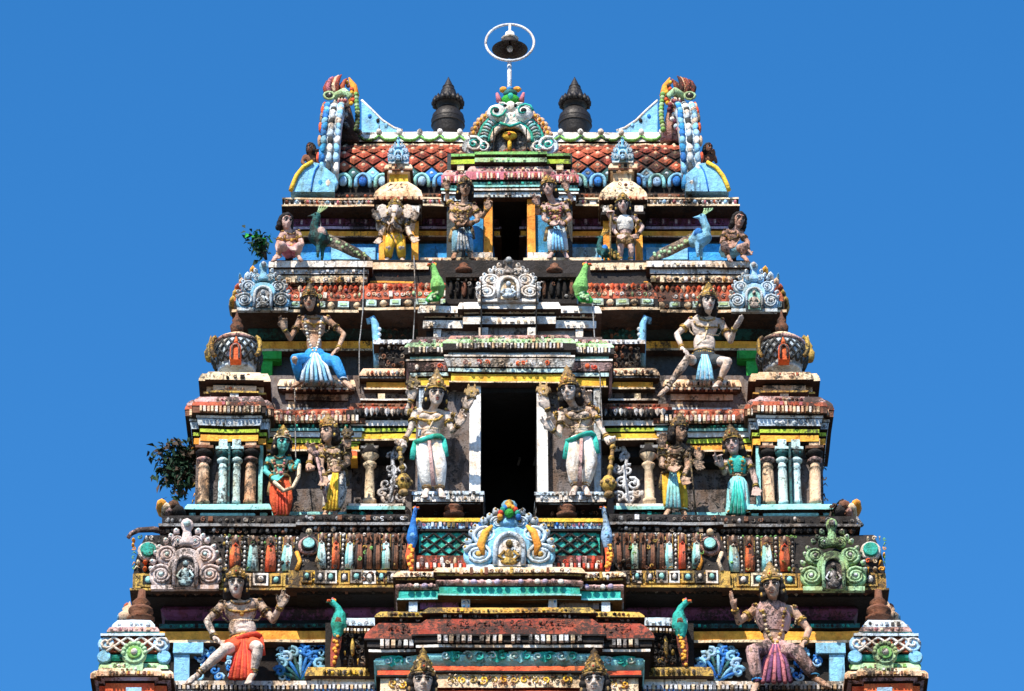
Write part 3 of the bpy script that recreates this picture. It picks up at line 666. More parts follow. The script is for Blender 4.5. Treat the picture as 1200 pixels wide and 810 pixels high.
# corner shrines of storey 3 -----------------------------------------------------------------------
def corner_shrine3(g, s):
    lab = 'small corner pavilion with turquoise and orange pillars, at the %s end of the third storey' % ('left' if s == 0 else 'right')
    a, b = g(230, 308); mb = MB(); mb.pb(a, b, 478, 606, .55, 1.2, 'wall'); root = mb.build('corner_shrine', tower, lab)
    def bands(dy, o): return [(467+dy,473+dy,.10+o,'pink','k',.18+o),(473+dy,478+dy,.18+o,'brick','k',.2+o),(478+dy,486+dy,.19+o,'brown'),(486+dy,490+dy,.06+o,'dark'),(489+dy,492+dy,.14+o,'white'),(492+dy,493.5+dy,.06+o,'slate'),(493+dy,501+dy,.13+o,'paleblue','i',.11+o),(501+dy,503+dy,.04+o,'blue'),(503+dy,505+dy,.02+o,'black'),(505+dy,509+dy,.09+o,'lime'),(509+dy,512+dy,.03+o,'dark'),(512+dy,519+dy,.08+o,'orange'),(519+dy,523+dy,.0+o,'dark')]
    def mk(x0, x1, dy, o, nm='cornice'):
        a, b = g(x0, x1)
        def ex(mb):
            row(mb, 'dent', a-12-o*60, b+12+o*60, 479+dy, 486+dy, .4-o-.04, 4.5, ['cream','white','peach'], .03, .04)
            row(mb, 'mix', a-9-o*60, b+9+o*60, 470+dy, 477+dy, .43-o, 5, ['white','brick','cream','rose'], .1, .03)
        stack(nm, root, a, b, .55, 1.7, bands(dy, o), extra=ex)
    mk(234, 306, 2, 0); mk(253, 287, -2, .13)
    # pillars
    for (px, mt, wd) in ((238,'orange',7),(260,'aqua',5.5),(276,'aqua',5.5),(293,'orange',7)):
        p = px if s == 0 else MX(px); yy = .44 if mt == 'orange' else .36
        mb = MB(); mt2 = 'peach' if mt == 'orange' else 'paleaqua'
        c = W(p, 592, yy); H = (W(p, 517, yy)-c).z; r = wd*HM*.95
        mb.lathe(c, [(r*1.15,0),(r*1.15,.06),(r,.08),(r,H*.5),(r*.85,H*.56),(r*1.05,H*.57),(r*.9,H*.6),(r*.8,H*.64)], mt2, 12)
        mb.lathe(c+Vector((0,0,H*.64)), [(r*.8,0),(r*1.3,H*.03),(r*1.35,H*.06),(r*.8,H*.09),(r*.7,H*.1)], 'pink' if mt == 'orange' else 'paleaqua', 12)
        mb.lathe(c+Vector((0,0,H*.73)), [(r*.7,0),(r*1.5,H*.05),(r*1.55,H*.08),(r*.95,H*.13)], 'dark' if mt == 'orange' else 'tealdk', 12)
        mb.box(c.x-r*1.6, c.x+r*1.6, yy-r*1.3, yy+.12, c.z+H*.84, c.z+H*.88, mt2 if mt != 'orange' else 'brown'); mb.box(c.x-r*.95, c.x+r*.95, yy-r, yy+.12, c.z+H*.88, c.z+H, mt2)
        mb.build('pillar', root, ('orange' if mt == 'orange' else 'pale turquoise')+' pillar')
    mb = MB(); p = 268 if s == 0 else MX(268); mb.pb(p-1.2, p+1.2, 519, 604, .22, .3, 'tealdk')
    a, b = g(303, 308); mb.pb(a, b, 520, 592, .5, .1, 'aqua'); mb.build('drain_pipe', root)
    mb = MB()
    for (x0, x1, o) in ((230, 252, 0), (253, 283, .12), (284, 306, 0)):
        a, b = g(x0, x1); band(mb, a, b, .42, 1.5, 591, 597, .12+o, 'aqua', 'k', .16+o); band(mb, a, b, .42, 1.5, 597, 600, .05+o, 'tealdk'); band(mb, a, b, .42, 1.5, 600, 605, .1+o, 'aqua','r'); band(mb, a, b, .42, 1.5, 605, 609, 0+o, 'tealdk')
    mb.build('shrine_base', root)
    # upper little storey
    mb = MB()
    for (x0, x1, dy, o) in ((247, 304, 1, 0), (263, 288, -1, .1)):
        a, b = g(x0, x1)
        band(mb, a, b, .75, 2, 437+dy, 446+dy, .12+o, 'cream', 'k', .17+o); band(mb, a, b, .75, 2, 446+dy, 448+dy, .1+o, 'grey'); band(mb, a, b, .75, 2, 448+dy, 453+dy, .03+o, 'dark'); band(mb, a, b, .75, 2, 453+dy, 459+dy, .06+o, 'peach'); band(mb, a, b, .75, 2, 459+dy, 461+dy, .1+o, 'gold'); band(mb, a, b, .75, 2, 461+dy, 471+dy, -.04+o, 'dark')
        row(mb, 'mix', a-6, b+6, 438+dy, 444+dy, .62-o, 5, ['cream','brick','white'], .1, .03)
    for px in (251, 275, 300): p = px if s == 0 else MX(px); mb.pb(p-5, p+5, 460, 470, .68 if px != 275 else .58, .2, 'white')
    mb.build('upper_ledge', root)
    # dome
    p = 277 if s == 0 else MX(277); c = W(p, 438, .98); mb = MB(); H = (W(p, 395, .98)-c).z; r = 27*HM
    mb.lathe(c, [(r*.80,0),(r*.86,H*.06),(r*.78,H*.10),(r*.94,H*.22),(r*1.04,H*.36),(r*1.06,H*.50),(r*.99,H*.66),(r*.84,H*.80),(r*.6,H*.92),(r*.3,H)], 'paleblue', 20)
    def sp(a, t, e=.02):      # point on the dome surface
        rr = [1.04,1.08,.98,.80][min(3, int(t*3))]; rr = .88+.20*math.sin(PI*min(1,t*1.05))-.02*t
        return Vector((c.x+(r*rr+e)*math.sin(a), c.y-(r*rr+e)*math.cos(a), c.z+H*(.12+.62*t)))
    for k in range(18):
        for sg in (-1, 1): mb.tube([sp(2*PI*k/18+sg*t*.8, t) for t in (0,.25,.5,.75,1)], .018, 'slate', 4)
    for t, m1 in ((1.12,'pink'),(1.25,'cream')):
        mb.tube([Vector((c.x+math.sin(a)*r*(.94 if t < 1.2 else .80), c.y-math.cos(a)*r*(.94 if t < 1.2 else .80), c.z+H*(.2+.5*t))) for a in [2*PI*i/20 for i in range(21)]], .035, m1, 6, caps=False)
    dome = mb.build('dome', root, 'squat dome with blue and white lattice')
    mb = MB(); y = c.y-r*1.1-.02; mb.disc((c.x, y, c.z+H*.3), r*.24, .07, 'vermilion', 14); mb.box(c.x-r*.24, c.x+r*.24, y-.07, y+.1, c.z-.02, c.z+H*.3, 'vermilion')
    mb.lathe((c.x, y-.02, c.z+H*.44), [(r*.12,0),(r*.09,.04),(.005,.12)], 'vermilion', 8); mb.tube([(c.x-r*.15, y-.09, c.z+.0)]+[(c.x-r*.15*math.cos(PI*i/8), y-.09, c.z+H*.28+r*.15*math.sin(PI*i/8)) for i in range(9)]+[(c.x+r*.15, y-.09, c.z+.0)], .018, 'pink', 5)
    for sg in (-1, 1): mb.tube([Vector((c.x+sg*r*(.86+.22*math.cos(q*.5)), c.y-.35, c.z+H*(.42+.26*math.sin(q*.5)))) for q in range(-3, 4)], .035, 'gold', 6)
    mb.build('niche', dome)
    mb = MB()
    mb.lathe((c.x, c.y, c.z+H*.86), [(r*.74,0),(r*.62,.06),(r*.42,.1),(r*.25,.13)], 'cream', 16)
    for (dx, zz, k) in ((-31,.8,.55), (-1,1.05,.62)):
        q = W(p+dx if s == 0 else p-dx, 438, .98+(0 if dx == -1 else .5)); mb.lathe((q.x, q.y, c.z+H*zz), [(.06,0),(.15*k,.06),(.17*k,.14),(.10*k,.22),(.12*k,.25),(.05*k,.32),(.005,.44)], 'brown' if dx == -1 else 'gold', 12)
    mb.build('pot_finial', dome)
    # scalloped side figures against the sky
    mb = MB(); a, b = g(224, 232); 
    for k in range(7):
        q = W((a+b)/2, 478+k*18, .9); carve(mb, a, b, 470+k*18, 484+k*18, .9, 7, ['cream','brown','blue','gold','orange','dark'], 1, .1)
    mb.build('side_relief', root)
sides(corner_shrine3)

# door bay of storey 3 ---------------------------------------------------------------------------------
bay3 = core('doorway_bay', [(488, 563, 447, 612, .45, 1.6), (631, 706, 447, 612, .45, 1.6), (488, 706, 395, 449, .45, 2.4)], 'wall', 'tall dark doorway bay with white jambs between the two white-clothed guardians')
mb = MB(); mb.pb(550, 563, 448, 586, .28, .3, 'whiteclean'); mb.build('door_jamb', bay3); mb = MB(); mb.pb(629.5, 642, 448, 586, .28, .3, 'whiteclean'); mb.build('door_jamb', bay3)
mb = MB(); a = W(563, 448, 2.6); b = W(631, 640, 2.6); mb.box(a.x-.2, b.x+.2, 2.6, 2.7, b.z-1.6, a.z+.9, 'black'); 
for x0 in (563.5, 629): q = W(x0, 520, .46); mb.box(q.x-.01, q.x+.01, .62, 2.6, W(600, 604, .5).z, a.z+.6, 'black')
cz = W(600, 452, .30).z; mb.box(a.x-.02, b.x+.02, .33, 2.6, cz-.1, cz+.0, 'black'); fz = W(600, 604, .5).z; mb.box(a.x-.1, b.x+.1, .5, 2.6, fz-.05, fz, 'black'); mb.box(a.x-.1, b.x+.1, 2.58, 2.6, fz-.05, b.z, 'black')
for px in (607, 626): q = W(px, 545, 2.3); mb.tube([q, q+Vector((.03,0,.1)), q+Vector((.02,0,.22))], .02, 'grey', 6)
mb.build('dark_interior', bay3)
mb = MB()
for px in (494, 700): mb.pb(px-4, px+4, 452, 580, .35, .2, 'paleblue')
mb.build('pilaster', bay3)
mb = MB(); carve(mb, 502, 548, 452, 500, .44, 9, ['wall','soot','stone'], .45, .03); carve(mb, 644, 694, 452, 500, .44, 9, ['wall','soot','stone'], .45, .03); carve(mb, 490, 550, 592, 606, .2, 8, ['dark','brown','soot'], .7); carve(mb, 642, 702, 592, 606, .2, 8, ['dark','brown','soot'], .7); mb.build('carved_panel', bay3)
def B3(dy, o, mid):
    return [(395+dy,399+dy,.10+o,'pink','k',.14+o),(399+dy,404+dy,.16+o,'ltgreen','k',.22+o),(404+dy,412+dy,.22+o,'soot'),(412+dy,415+dy,.1+o,'dark'),(415+dy,418+dy,.14+o,'bluelight' if mid else 'aqua'),(418+dy,420+dy,.2+o,'white'),(420+dy,422+dy,.1+o,'dark'),(422+dy,432+dy,.2+o,'pink' if not mid else 'white','i',.15+o),(432+dy,434+dy,.06+o,'dark'),(434+dy,438+dy,.14+o,'paleaqua'),(438+dy,440.5+dy,.05+o,'dark'),(440.5+dy,449+dy,.1+o,'yellow'),(449+dy,450.5+dy,.13+o,'cream')]
def ex3(x0, x1, dy, o):
    def ex(mb):
        row(mb, 'dent', x0-14, x1+14, 405+dy, 411.5+dy, .24-o, 4.2, ['white','cream','silver'], .03, .04)
        row(mb, 'mix', x0-10, x1+10, 396+dy, 403+dy, .3-o, 6, ['white','ltgreen','pink','cream','leaf'], .12, .03)
        row(mb, 'mix', x0-8, x1+8, 423+dy, 431+dy, .27-o, 9, ['vermilion','white','pink','rose','red'], .35, .025)
    return ex
pavilion(bay3, [(492,702,.45,2.4,B3(3,0,False),ex3(492,702,3,0)), (548,646,.45,2.4,B3(-2,.14,True),ex3(548,646,-2,.14))])
def f(g, s):
    a, b = g(487, 563); 
    stack('guardian_platform', bay3, a, b, .0, .6, [(576,580,.06,'paleblue'),(580,588,.04,'white'),(588,591,.0,'grey')], extra=lambda mb: row(mb, 'mix', a, b, 579, 587, -.05, 6, ['paleblue','silver','white'], .3, .02))
    mb = MB(); p = 532 if s == 0 else MX(532)+2
    c = W(p, 607, .1); H = (W(p, 590, .1)-c).z
    mb.lathe(c, [(.10,0),(.16,.05),(.07,.09),(.14,.13),(.14,.16),(.06,.19),(.11,.22),(.08,H+.1)], 'brown', 12); mb.build('baluster', bay3)
sides(f)

# ---- storey 2 ---------------------------------------------------------------------------------------
s2 = core('storey', [(302, 892, 366, 470, 2.1, 6.9)], 'slate', 'second storey from the roof, slate panels under an orange beam behind two seated statues')
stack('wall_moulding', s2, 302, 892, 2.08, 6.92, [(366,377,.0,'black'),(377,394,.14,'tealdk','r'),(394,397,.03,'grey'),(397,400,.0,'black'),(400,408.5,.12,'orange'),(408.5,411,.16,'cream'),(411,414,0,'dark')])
def f(g, s):
    mb = MB(); a, b = g(304, 330); mb.pb(a, b, 411, 420, 1.9, .2, 'green'); a, b = g(306, 328); mb.pb(a, b, 420, 423, 1.95, .15, 'green'); a, b = g(306, 319); mb.pb(a, b, 423, 458, 1.95, .15, 'green'); mb.build('pillar', s2, 'bright green pillar')
    # curved blue bracket
    mb = MB(); p = 441 if s == 0 else MX(441); sg = 1 if s == 0 else -1; o = W(p, 430, 1.5); t = W(p, 372, 1.5); h = t.z-o.z
    mb.tube([o, o+Vector((0,0,h*.5)), o+Vector((-sg*.02,-.02,h*.85)), o+Vector((-sg*.06,-.04,h*.97)), o+Vector((-sg*.12,-.02,h*.95)), o+Vector((-sg*.11,0,h*.86))], [.05,.06,.055,.05,.04,.03], 'sky', 8)
    for k in range(7): mb.ball(o+Vector((sg*.04,-.03,h*(.08+.11*k))), .035, 'paleblue', 6, 4)
    mb.build('curled_bracket', s2)
    mb = MB(); carve(mb, *g(445, 482), 370, 398, 1.9, 8, ['tealdk','dark','brown'], 1); mb.build('carved_frieze', s2)
sides(f)
par2 = core('parapet', [(282, 912, 332, 366, 1.65, 7.3), (318, 876, 305, 334, 1.75, 7.2)], 'soot', 'upper eave band of red and white leaf carving with a row of pale cartouches')
def f(g, s):
    for (x0, x1, dy, o) in ((286, 434, 0, 0), (434, 524, -3, .1)):
        a, b = g(x0, x1); mb = MB(); yf = 1.62-o
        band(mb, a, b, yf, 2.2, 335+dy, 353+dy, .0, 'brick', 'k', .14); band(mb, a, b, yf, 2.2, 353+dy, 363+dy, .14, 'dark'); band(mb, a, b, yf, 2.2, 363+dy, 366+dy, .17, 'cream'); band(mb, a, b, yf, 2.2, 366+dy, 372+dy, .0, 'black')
        row(mb, 'petal', a-4, b+4, 336+dy, 344+dy, yf-.07, 6, ['vermilion','brick','red','cream'], .05, .05)
        row(mb, 'mix', a-6, b+6, 344+dy, 352.5+dy, yf-.12, 7, ['white','cream','pink','white','ltgreen'], .05, .05)
        row(mb, 'cart', a-6, b+6, 354+dy, 362.5+dy, yf-.15, 14, ['paleaqua','cream','ltgreen'], 0, .06)
        mb.build('leaf_frieze', par2)
    a, b = g(320, 432)
    mb = MB(); yf = 1.5
    for (p0, p1, of, mt) in ((306,313,.06,'white'),(313,315,0,'dark'),(315,321,.0,'silver'),(321,323,-.04,'dark'),(323,331,-.02,'cream'),(331,335,-.06,'brown')): band(mb, a, b, yf, 3, p0, p1, of, mt)
    row(mb, 'mix', a, b, 324, 333, yf+.01, 9, ['cream','peach','gold','brown','white'], .2, .03)
    mb.build('ledge', par2)
    a, b = g(434, 498); mb = MB()
    for (p0, p1, of, mt) in ((305,308,.02,'dark'),(308,316,.06,'cream'),(316,319,.0,'dark'),(319,330,-.05,'brown'),(330,332,.0,'orange'),(332,336,-.04,'brown')): band(mb, a, b, 1.75, 3, p0, p1, of, mt)
    mb.build('ledge', par2)
sides(f)
kudu(par2, 308, 366, 309, 66, 1.42, ('sky','paleblue','grey','paleblue'), label='pale blue scrolled horseshoe ornament on the left corner of the upper parapet')
kudu(par2, 884, 367, 309, 60, 1.42, ('bluelight','paleblue','aqua','silver'), label='light blue scrolled horseshoe ornament on the right corner of the upper parapet')
# edges of side horseshoe ornaments seen against the sky
def f(g, s):
    mb = MB(); 
    for (px, py, r, mt) in ((291,331,.09,'paleblue'),(284,338,.08,'peach'),(279,345,.08,'brick'),(276,352,.08,'gold'),(273,360,.09,'gold'),(282,331,.04,'sky'),(297,324,.08,'orange')):
        p = px if s == 0 else MX(px)-1; c = W(p, py, 1.9); mb.ball(c, (r*.8, .3, r), mt, 8, 6)
    mb.build('side_ornament', par2)
    mb = MB()
    for (px, py, r, mt) in ((190,596,.09,'orange'),(196,601,.10,'cream'),(204,598,.11,'brown'),(199,606,.08,'pink'),(209,604,.12,'soot')):
        p = px if s == 0 else MX(px)-1; c = W(p, py, .3); mb.ball(c, (r, .25, r), mt, 8, 6)
    mb.build('side_ornament', par4)
    mb = MB()
    for (px, py, r, mt) in ((150,716,.07,'brick'),(150,724,.09,'cream'),(145,731,.08,'peach'),(141,728,.05,'sky')):
        p = px if s == 0 else MX(px)-1; c = W(p, py, .2); mb.ball(c, (r, .2, r), mt, 8, 6)
    mb.build('side_ornament', s4)
sides(f)
# thin waterspout at the left parapet end
mb = MB(); p = W(192, 622, -.3); mb.tube([p+Vector((.15,.1,0)), p+Vector((-.15,0,.02)), p+Vector((-.36,-.02,.0)), p+Vector((-.46,-.02,-.06)), p+Vector((-.5,-.03,-.13))], [.05,.045,.04,.035,.03], 'pink', 8); mb.build('waterspout', par4)
mb = MB(); p = W(1000, 610, -.3); mb.tube([p+Vector((-.2,.1,0)), p+Vector((.05,0,.02)), p+Vector((.12,-.02,-.1))], [.05,.045,.03], 'grey', 8); mb.build('waterspout', par4)

# central upper balcony and pavilion 2
bay2 = core('upper_balcony', [(522, 676, 320, 372, 1.25, 3), (500, 694, 356, 400, 1.25, 3)], 'dark', 'dark ribbed balcony over stepped cream ledges above the tall doorway')
mb = MB(); mb.pb(522, 676, 321, 325, 1.12, .3, 'soot'); row(mb, 'bead', 524, 674, 327, 350, 1.22, 8, ['soot','dark','brown','dark'], 0, .07); row(mb, 'mix', 524, 674, 325, 330, 1.18, 5, ['soot','brown','stone'], .1, .03); mb.pb(522, 676, 351, 356, 1.16, .2, 'dark'); carve(mb, 524, 674, 328, 352, 1.16, 7, ['soot','grey','brown','silver'], .35, .04); mb.build('ribbed_rail', bay2)
mb = MB()
for px in (544, 650): c = W(px, 322, 1.3); mb.lathe(c, [(.06,0),(.13,.04),(.13,.07),(.06,.1),(.07,.16),(.02,.2)], 'brown', 10)
mb.build('knob', bay2)
def B2(dy, o): return [(357+dy,365+dy,.12+o,'white','k',.16+o),(365+dy,367+dy,.1+o,'dark'),(367+dy,371+dy,.06+o,'cream'),(371+dy,374+dy,.0+o,'dark'),(374+dy,383+dy,.08+o,'white'),(383+dy,385+dy,-.04+o,'dark')]
pavilion(bay2, [(502,692,1.25,3,B2(2,0),lambda mb: row(mb,'mix',496,698,367,373,1.16,6,['cream','white','brown'],.3,.03)), (560,634,1.25,3,B2(-3,.14),lambda mb: row(mb,'mix',556,638,355,361,1.0,6,['cream','white','peach'],.4,.02))])
mb = MB()
for (x0, x1, yy) in ((508,517,1.2),(561,572,1.06),(618,628,1.06),(674,683,1.2)): mb.pb(x0, x1, 384, 396, yy, .2, 'white')
mb.pb(518, 560, 386, 398, 1.24, .05, 'grey'); mb.pb(630, 673, 386, 398, 1.24, .05, 'grey'); mb.pb(573, 617, 382, 396, 1.14, .05, 'grey')
mb.build('window_post', bay2)
kudu(bay2, 596, 355, 305, 78, .98, ('silver','whiteclean','cream','paleblue'), label='silver white scrolled horseshoe ornament above the stepped cream ledges')

# ---- storey 1 ---------------------------------------------------------------------------------------
s1 = core('storey', [(346, 577, 232, 306, 2.9, 6.1), (619, 850, 232, 306, 2.9, 6.1), (346, 850, 226, 240, 2.9, 6.1), (570, 626, 225, 322, 3.9, 4.2)], 'dark', 'top storey under the barrel roof, bright blue wall panels below a violet moulding')
for (x0, x1) in ((346, 577), (619, 850)):
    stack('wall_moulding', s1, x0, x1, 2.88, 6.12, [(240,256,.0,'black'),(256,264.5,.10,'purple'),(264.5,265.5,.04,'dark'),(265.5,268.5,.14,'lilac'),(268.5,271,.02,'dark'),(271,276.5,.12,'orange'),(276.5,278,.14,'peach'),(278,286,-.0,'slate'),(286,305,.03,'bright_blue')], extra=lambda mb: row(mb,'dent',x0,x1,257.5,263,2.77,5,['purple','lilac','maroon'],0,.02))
mb = MB()
for (x0, x1) in ((388, 440), (626, 700), (757, 806)): mb.pb(x0, x1, 290, 304, 2.8, .1, 'sky')
mb.build('wall_panel', s1)
eave = core('eave', [(345, 852, 226, 241, 2.6, 6.4)], 'dark', 'long thin eave slab with a small red and blue diamond pattern under the roof')
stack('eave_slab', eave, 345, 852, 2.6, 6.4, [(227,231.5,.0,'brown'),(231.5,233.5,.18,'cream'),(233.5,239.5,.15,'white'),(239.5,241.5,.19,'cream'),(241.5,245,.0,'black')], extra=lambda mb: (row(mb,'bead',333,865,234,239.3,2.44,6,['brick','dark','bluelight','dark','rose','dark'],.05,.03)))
# statue shrines left and right (cream bell roofs)
def f(g, s):
    cx = 467 if s == 0 else 730; lab = 'cream bell-roofed niche above the %s statue, pale blue crest' % ('elephant-headed' if s == 0 else 'white-shirted small')
    mb = MB(); mb.pb(cx-23, cx+23, 236, 255, 2.2, .7, 'dark'); root = mb.build('niche_shrine', tower, lab)
    mb = MB()
    band(mb, cx-13, cx+13, 2.3, 3.2, 192, 197, .02, 'cream', 'k', .05); band(mb, cx-13, cx+13, 2.3, 3.2, 197, 199, .05, 'brown'); band(mb, cx-13, cx+13, 2.3, 3.2, 199, 204, .03, 'cream', 'i', -.03); band(mb, cx-13, cx+13, 2.3, 3.2, 203, 214, -.03, 'yellow' if s == 0 else 'cream')
    band(mb, cx-13, cx+13, 2.3, 3.2, 212, 230, -.05, 'cream', 'k', .2); band(mb, cx-13, cx+13, 2.3, 3.2, 230, 234, .2, 'peach'); 
    band(mb, cx-20, cx+20, 2.3, 3.2, 234, 240, .05, 'brown'); band(mb, cx-20, cx+20, 2.3, 3.2, 240, 244, .08, 'cream')
    for i in range(9): q = W(cx-16+i*4, 226, 2.14); mb.tube([(q.x*.995, q.y+.15, q.z+.14), (q.x, q.y+.04, q.z+.02), (q.x, q.y-.01, q.z-.08)], .022, 'cream', 5)
    row(mb, 'dent', cx-26, cx+26, 231, 234, 2.08, 4, ['brick','cream'], 0, .02)
    mb.build('bell_roof', root)
    for sg in (-1, 1):
        mb = MB(); mb.pb(cx+sg*19-5, cx+sg*19+5, 241, 248, 2.12, .2, 'white'); mb.pb(cx+sg*19-7, cx+sg*19+7, 248, 251, 2.1, .2, 'dark'); mb.pb(cx+sg*19-4, cx+sg*19+4, 251, 304, 2.3, .3, 'orange'); mb.build('pillar', root)
    kudu(root, cx, 193, 165, 28, 2.3, ('sky','paleblue','slate','bluelight'), name='crest', label='pale blue crest')
    stack('pedestal', root, cx-17, cx+17, 2.05, 3, [(306,313,.04,'cream'),(313,320,.0,'brown'),(320,334,.0,'rust')])
sides(f)
bay1 = core('doorway_bay', [(524, 578, 212, 306, 2.35, 3.4), (617.5, 671, 212, 306, 2.35, 3.4), (524, 671, 180, 234, 2.35, 3.8)], 'slate', 'uppermost doorway bay with orange jambs and a blue and white lintel')
mb = MB(); mb.pb(567, 577, 232, 304, 2.2, .3, 'orange'); mb.build('door_jamb', bay1); mb = MB(); mb.pb(618, 627, 232, 304, 2.2, .3, 'orange'); mb.build('door_jamb', bay1)
mb = MB()
for (x0, x1) in ((545,566),(628,650)): mb.pb(x0, x1, 252, 298, 2.3, .1, 'bright_blue')
for (x0, x1) in ((548,577),(618,645)): mb.pb(x0, x1, 296, 302, 2.0, .4, 'white')
mb.build('wall_panel', bay1)
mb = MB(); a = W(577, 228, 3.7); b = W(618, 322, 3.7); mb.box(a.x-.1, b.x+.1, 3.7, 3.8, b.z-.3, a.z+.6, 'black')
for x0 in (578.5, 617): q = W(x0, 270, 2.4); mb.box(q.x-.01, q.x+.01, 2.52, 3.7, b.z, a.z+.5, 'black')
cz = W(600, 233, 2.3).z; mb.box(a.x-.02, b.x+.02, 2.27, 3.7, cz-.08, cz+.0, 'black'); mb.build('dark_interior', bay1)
def B1(dy, o): return [(196+dy,202+dy,.06+o,'pink','k',.12+o),(202+dy,211+dy,.14+o,'rose'),(211+dy,214+dy,.05+o,'dark'),(214+dy,218+dy,.12+o,'tealdk'),(218+dy,220+dy,.15+o,'aqua'),(220+dy,222+dy,.04+o,'dark'),(222+dy,224+dy,.14+o,'white'),(224+dy,226+dy,.04+o,'dark'),(226+dy,232+dy,.1+o,'paleblue')]
def ex1(x0, x1, dy, o): return lambda mb: (row(mb,'dent',x0-8,x1+8,204+dy,210.5+dy,2.2-o,4,['white','cream','brick'],.05,.03), row(mb,'mix',x0-6,x1+6,197+dy,202+dy,2.27-o,5,['white','brick','cream','rose'],.1,.03))
pavilion(bay1, [(528,667,2.35,3.4,B1(3,0),ex1(528,667,3,0)), (566,630,2.35,3.4,B1(-1,.12),ex1(566,630,-1,.12))])
mb = MB()
def green_slab(x0, x1, dy, o):
    band(mb, x0, x1, 2.28, 3.6, 179+dy, 182+dy, .10+o, 'leaf'); band(mb, x0, x1, 2.28, 3.6, 182+dy, 186+dy, .04+o, 'dark'); band(mb, x0, x1, 2.28, 3.6, 186+dy, 191+dy, .10+o, 'lime' if not o else 'ltgreen'); band(mb, x0, x1, 2.28, 3.6, 191+dy, 194+dy, .0+o, 'slate')
green_slab(536, 661, 1, 0); green_slab(573, 624, -1, .12)
for px in (540, 579, 617, 656): mb.pb(px-4, px+4, 192, 199, 2.2, .2, 'cream')
mb.build('green_ledge', bay1)
for (x0, x1) in ((498, 578), (618, 700)):
    stack('door_sill', bay1, x0, x1, 1.95, 3, [(302,308,.06,'cream'),(308,311,.0,'brown'),(311,322,-.05,'dark')], extra=lambda mb: row(mb,'mix',x0,x1,303,307,1.89,6,['cream','peach','brick'],.3,.02))

# ---- roof ----------------------------------------------------------------------------------------------
RY = 4.5; RX0 = W(392, 200, 3.1).x; RX1 = W(803, 200, 3.1).x
zb_ = W(600, 226, 2.75).z; 
ridge = W(600, 175, 3.9); rise = ridge.z - zb_
def roofpt(x, t, e=0):     # t 0 at the eave .. 1 at the ridge, quarter-ellipse-like bulge
    a = t*PI/2*.97; yy = RY - (RY-2.75+e)*math.cos(a)**.9; zz = zb_ + (rise+e)*math.sin(a)
    return Vector((x, yy, zz))
mb = MB(); n = 14; m_ = 20; vs = []; fs = []
for i in range(m_+1):
    x = RX0+(RX1-RX0)*i/m_
    prof = [roofpt(x, t/n) for t in range(n+1)]; prof += [Vector((x, 2*RY-p.y, p.z)) for p in prof[::-1][1:]]
    vs += prof
k_ = 2*n+1
for i in range(m_):
    for j in range(k_-1): fs.append((i*k_+j, (i+1)*k_+j, (i+1)*k_+j+1, i*k_+j+1))
fs.append(tuple(range(k_))); fs.append(tuple(m_*k_+j for j in range(k_))[::-1])
mb.add(vs, fs, 'dark', True); roof = mb.build('roof', tower, 'barrel roof covered with red diamond lattice tiles')
mb = MB(); ncol = 18; dx = (RX1-RX0)/ncol; rows_ = 5; T0 = .07; T1 = .86
def tparam(r): return T0+(T1-T0)*r/rows_*.99
for front in (0, 1):
    def RP(x, t, e):
        p = roofpt(x, t, e)
        return p if front == 0 else Vector((p.x, 2*RY-p.y, p.z))
    for r in range(0, rows_*2-1):
        for i in range(ncol+1):
            x = RX0 + dx*(i+(.5 if r % 2 else 0)); t = tparam((r+1)/2)
            if x < RX0+dx*.3 or x > RX1-dx*.3: continue
            dt = (T1-T0)/rows_*.40; mt = random.choice(['brick','brick','rust','brick','brick']) if r > 0 else random.choice(['sky','tealdk','blue','tealdk'])
            c = RP(x, t, .05); q = [RP(x-dx*.41, t, .02), RP(x, t-dt, .03), RP(x+dx*.41, t, .02), RP(x, t+dt, .03)]
            q2 = [RP(x-dx*.26, t, .05), RP(x, t-dt*.64, .06), RP(x+dx*.26, t, .05), RP(x, t+dt*.64, .06)]
            f_ = [(0,1,5,4),(1,2,6,5),(2,3,7,6),(3,0,4,7),(4,5,6,7)]
            if front: f_ = [a[::-1] for a in f_]
            mb.add(q+q2, f_, mt); mb.ball(c, (.034,.02,.034), 'cream' if r > 0 else 'paleblue', 6, 4)
mb.build('diamond_tiles', roof)
mb = MB()
for front in (0, 1):
    for i in range(int(ncol)):
        x = RX0+dx*(i+.5); p = roofpt(x, .05, .05); 
        if front: p.y = 2*RY-p.y
        y = p.y-(.02 if not front else -.02)
        s_ = 1 if not front else -1
        pts = [Vector((x-dx*.36*math.cos(PI*k/8), y-.03*s_, p.z+dx*.1+dx*.42*math.sin(PI*k/8))) for k in range(9)]
        mb.tube([pts[0]-Vector((0,0,.1))]+pts+[pts[-1]-Vector((0,0,.1))], .03, 'sky' if i % 2 else 'aqua', 6); mb.ball((x, y-.02*s_, p.z+dx*.12), (.07,.05,.09), 'blue' if i % 2 else 'bluelight', 7, 5)
mb.build('eave_arches', roof)
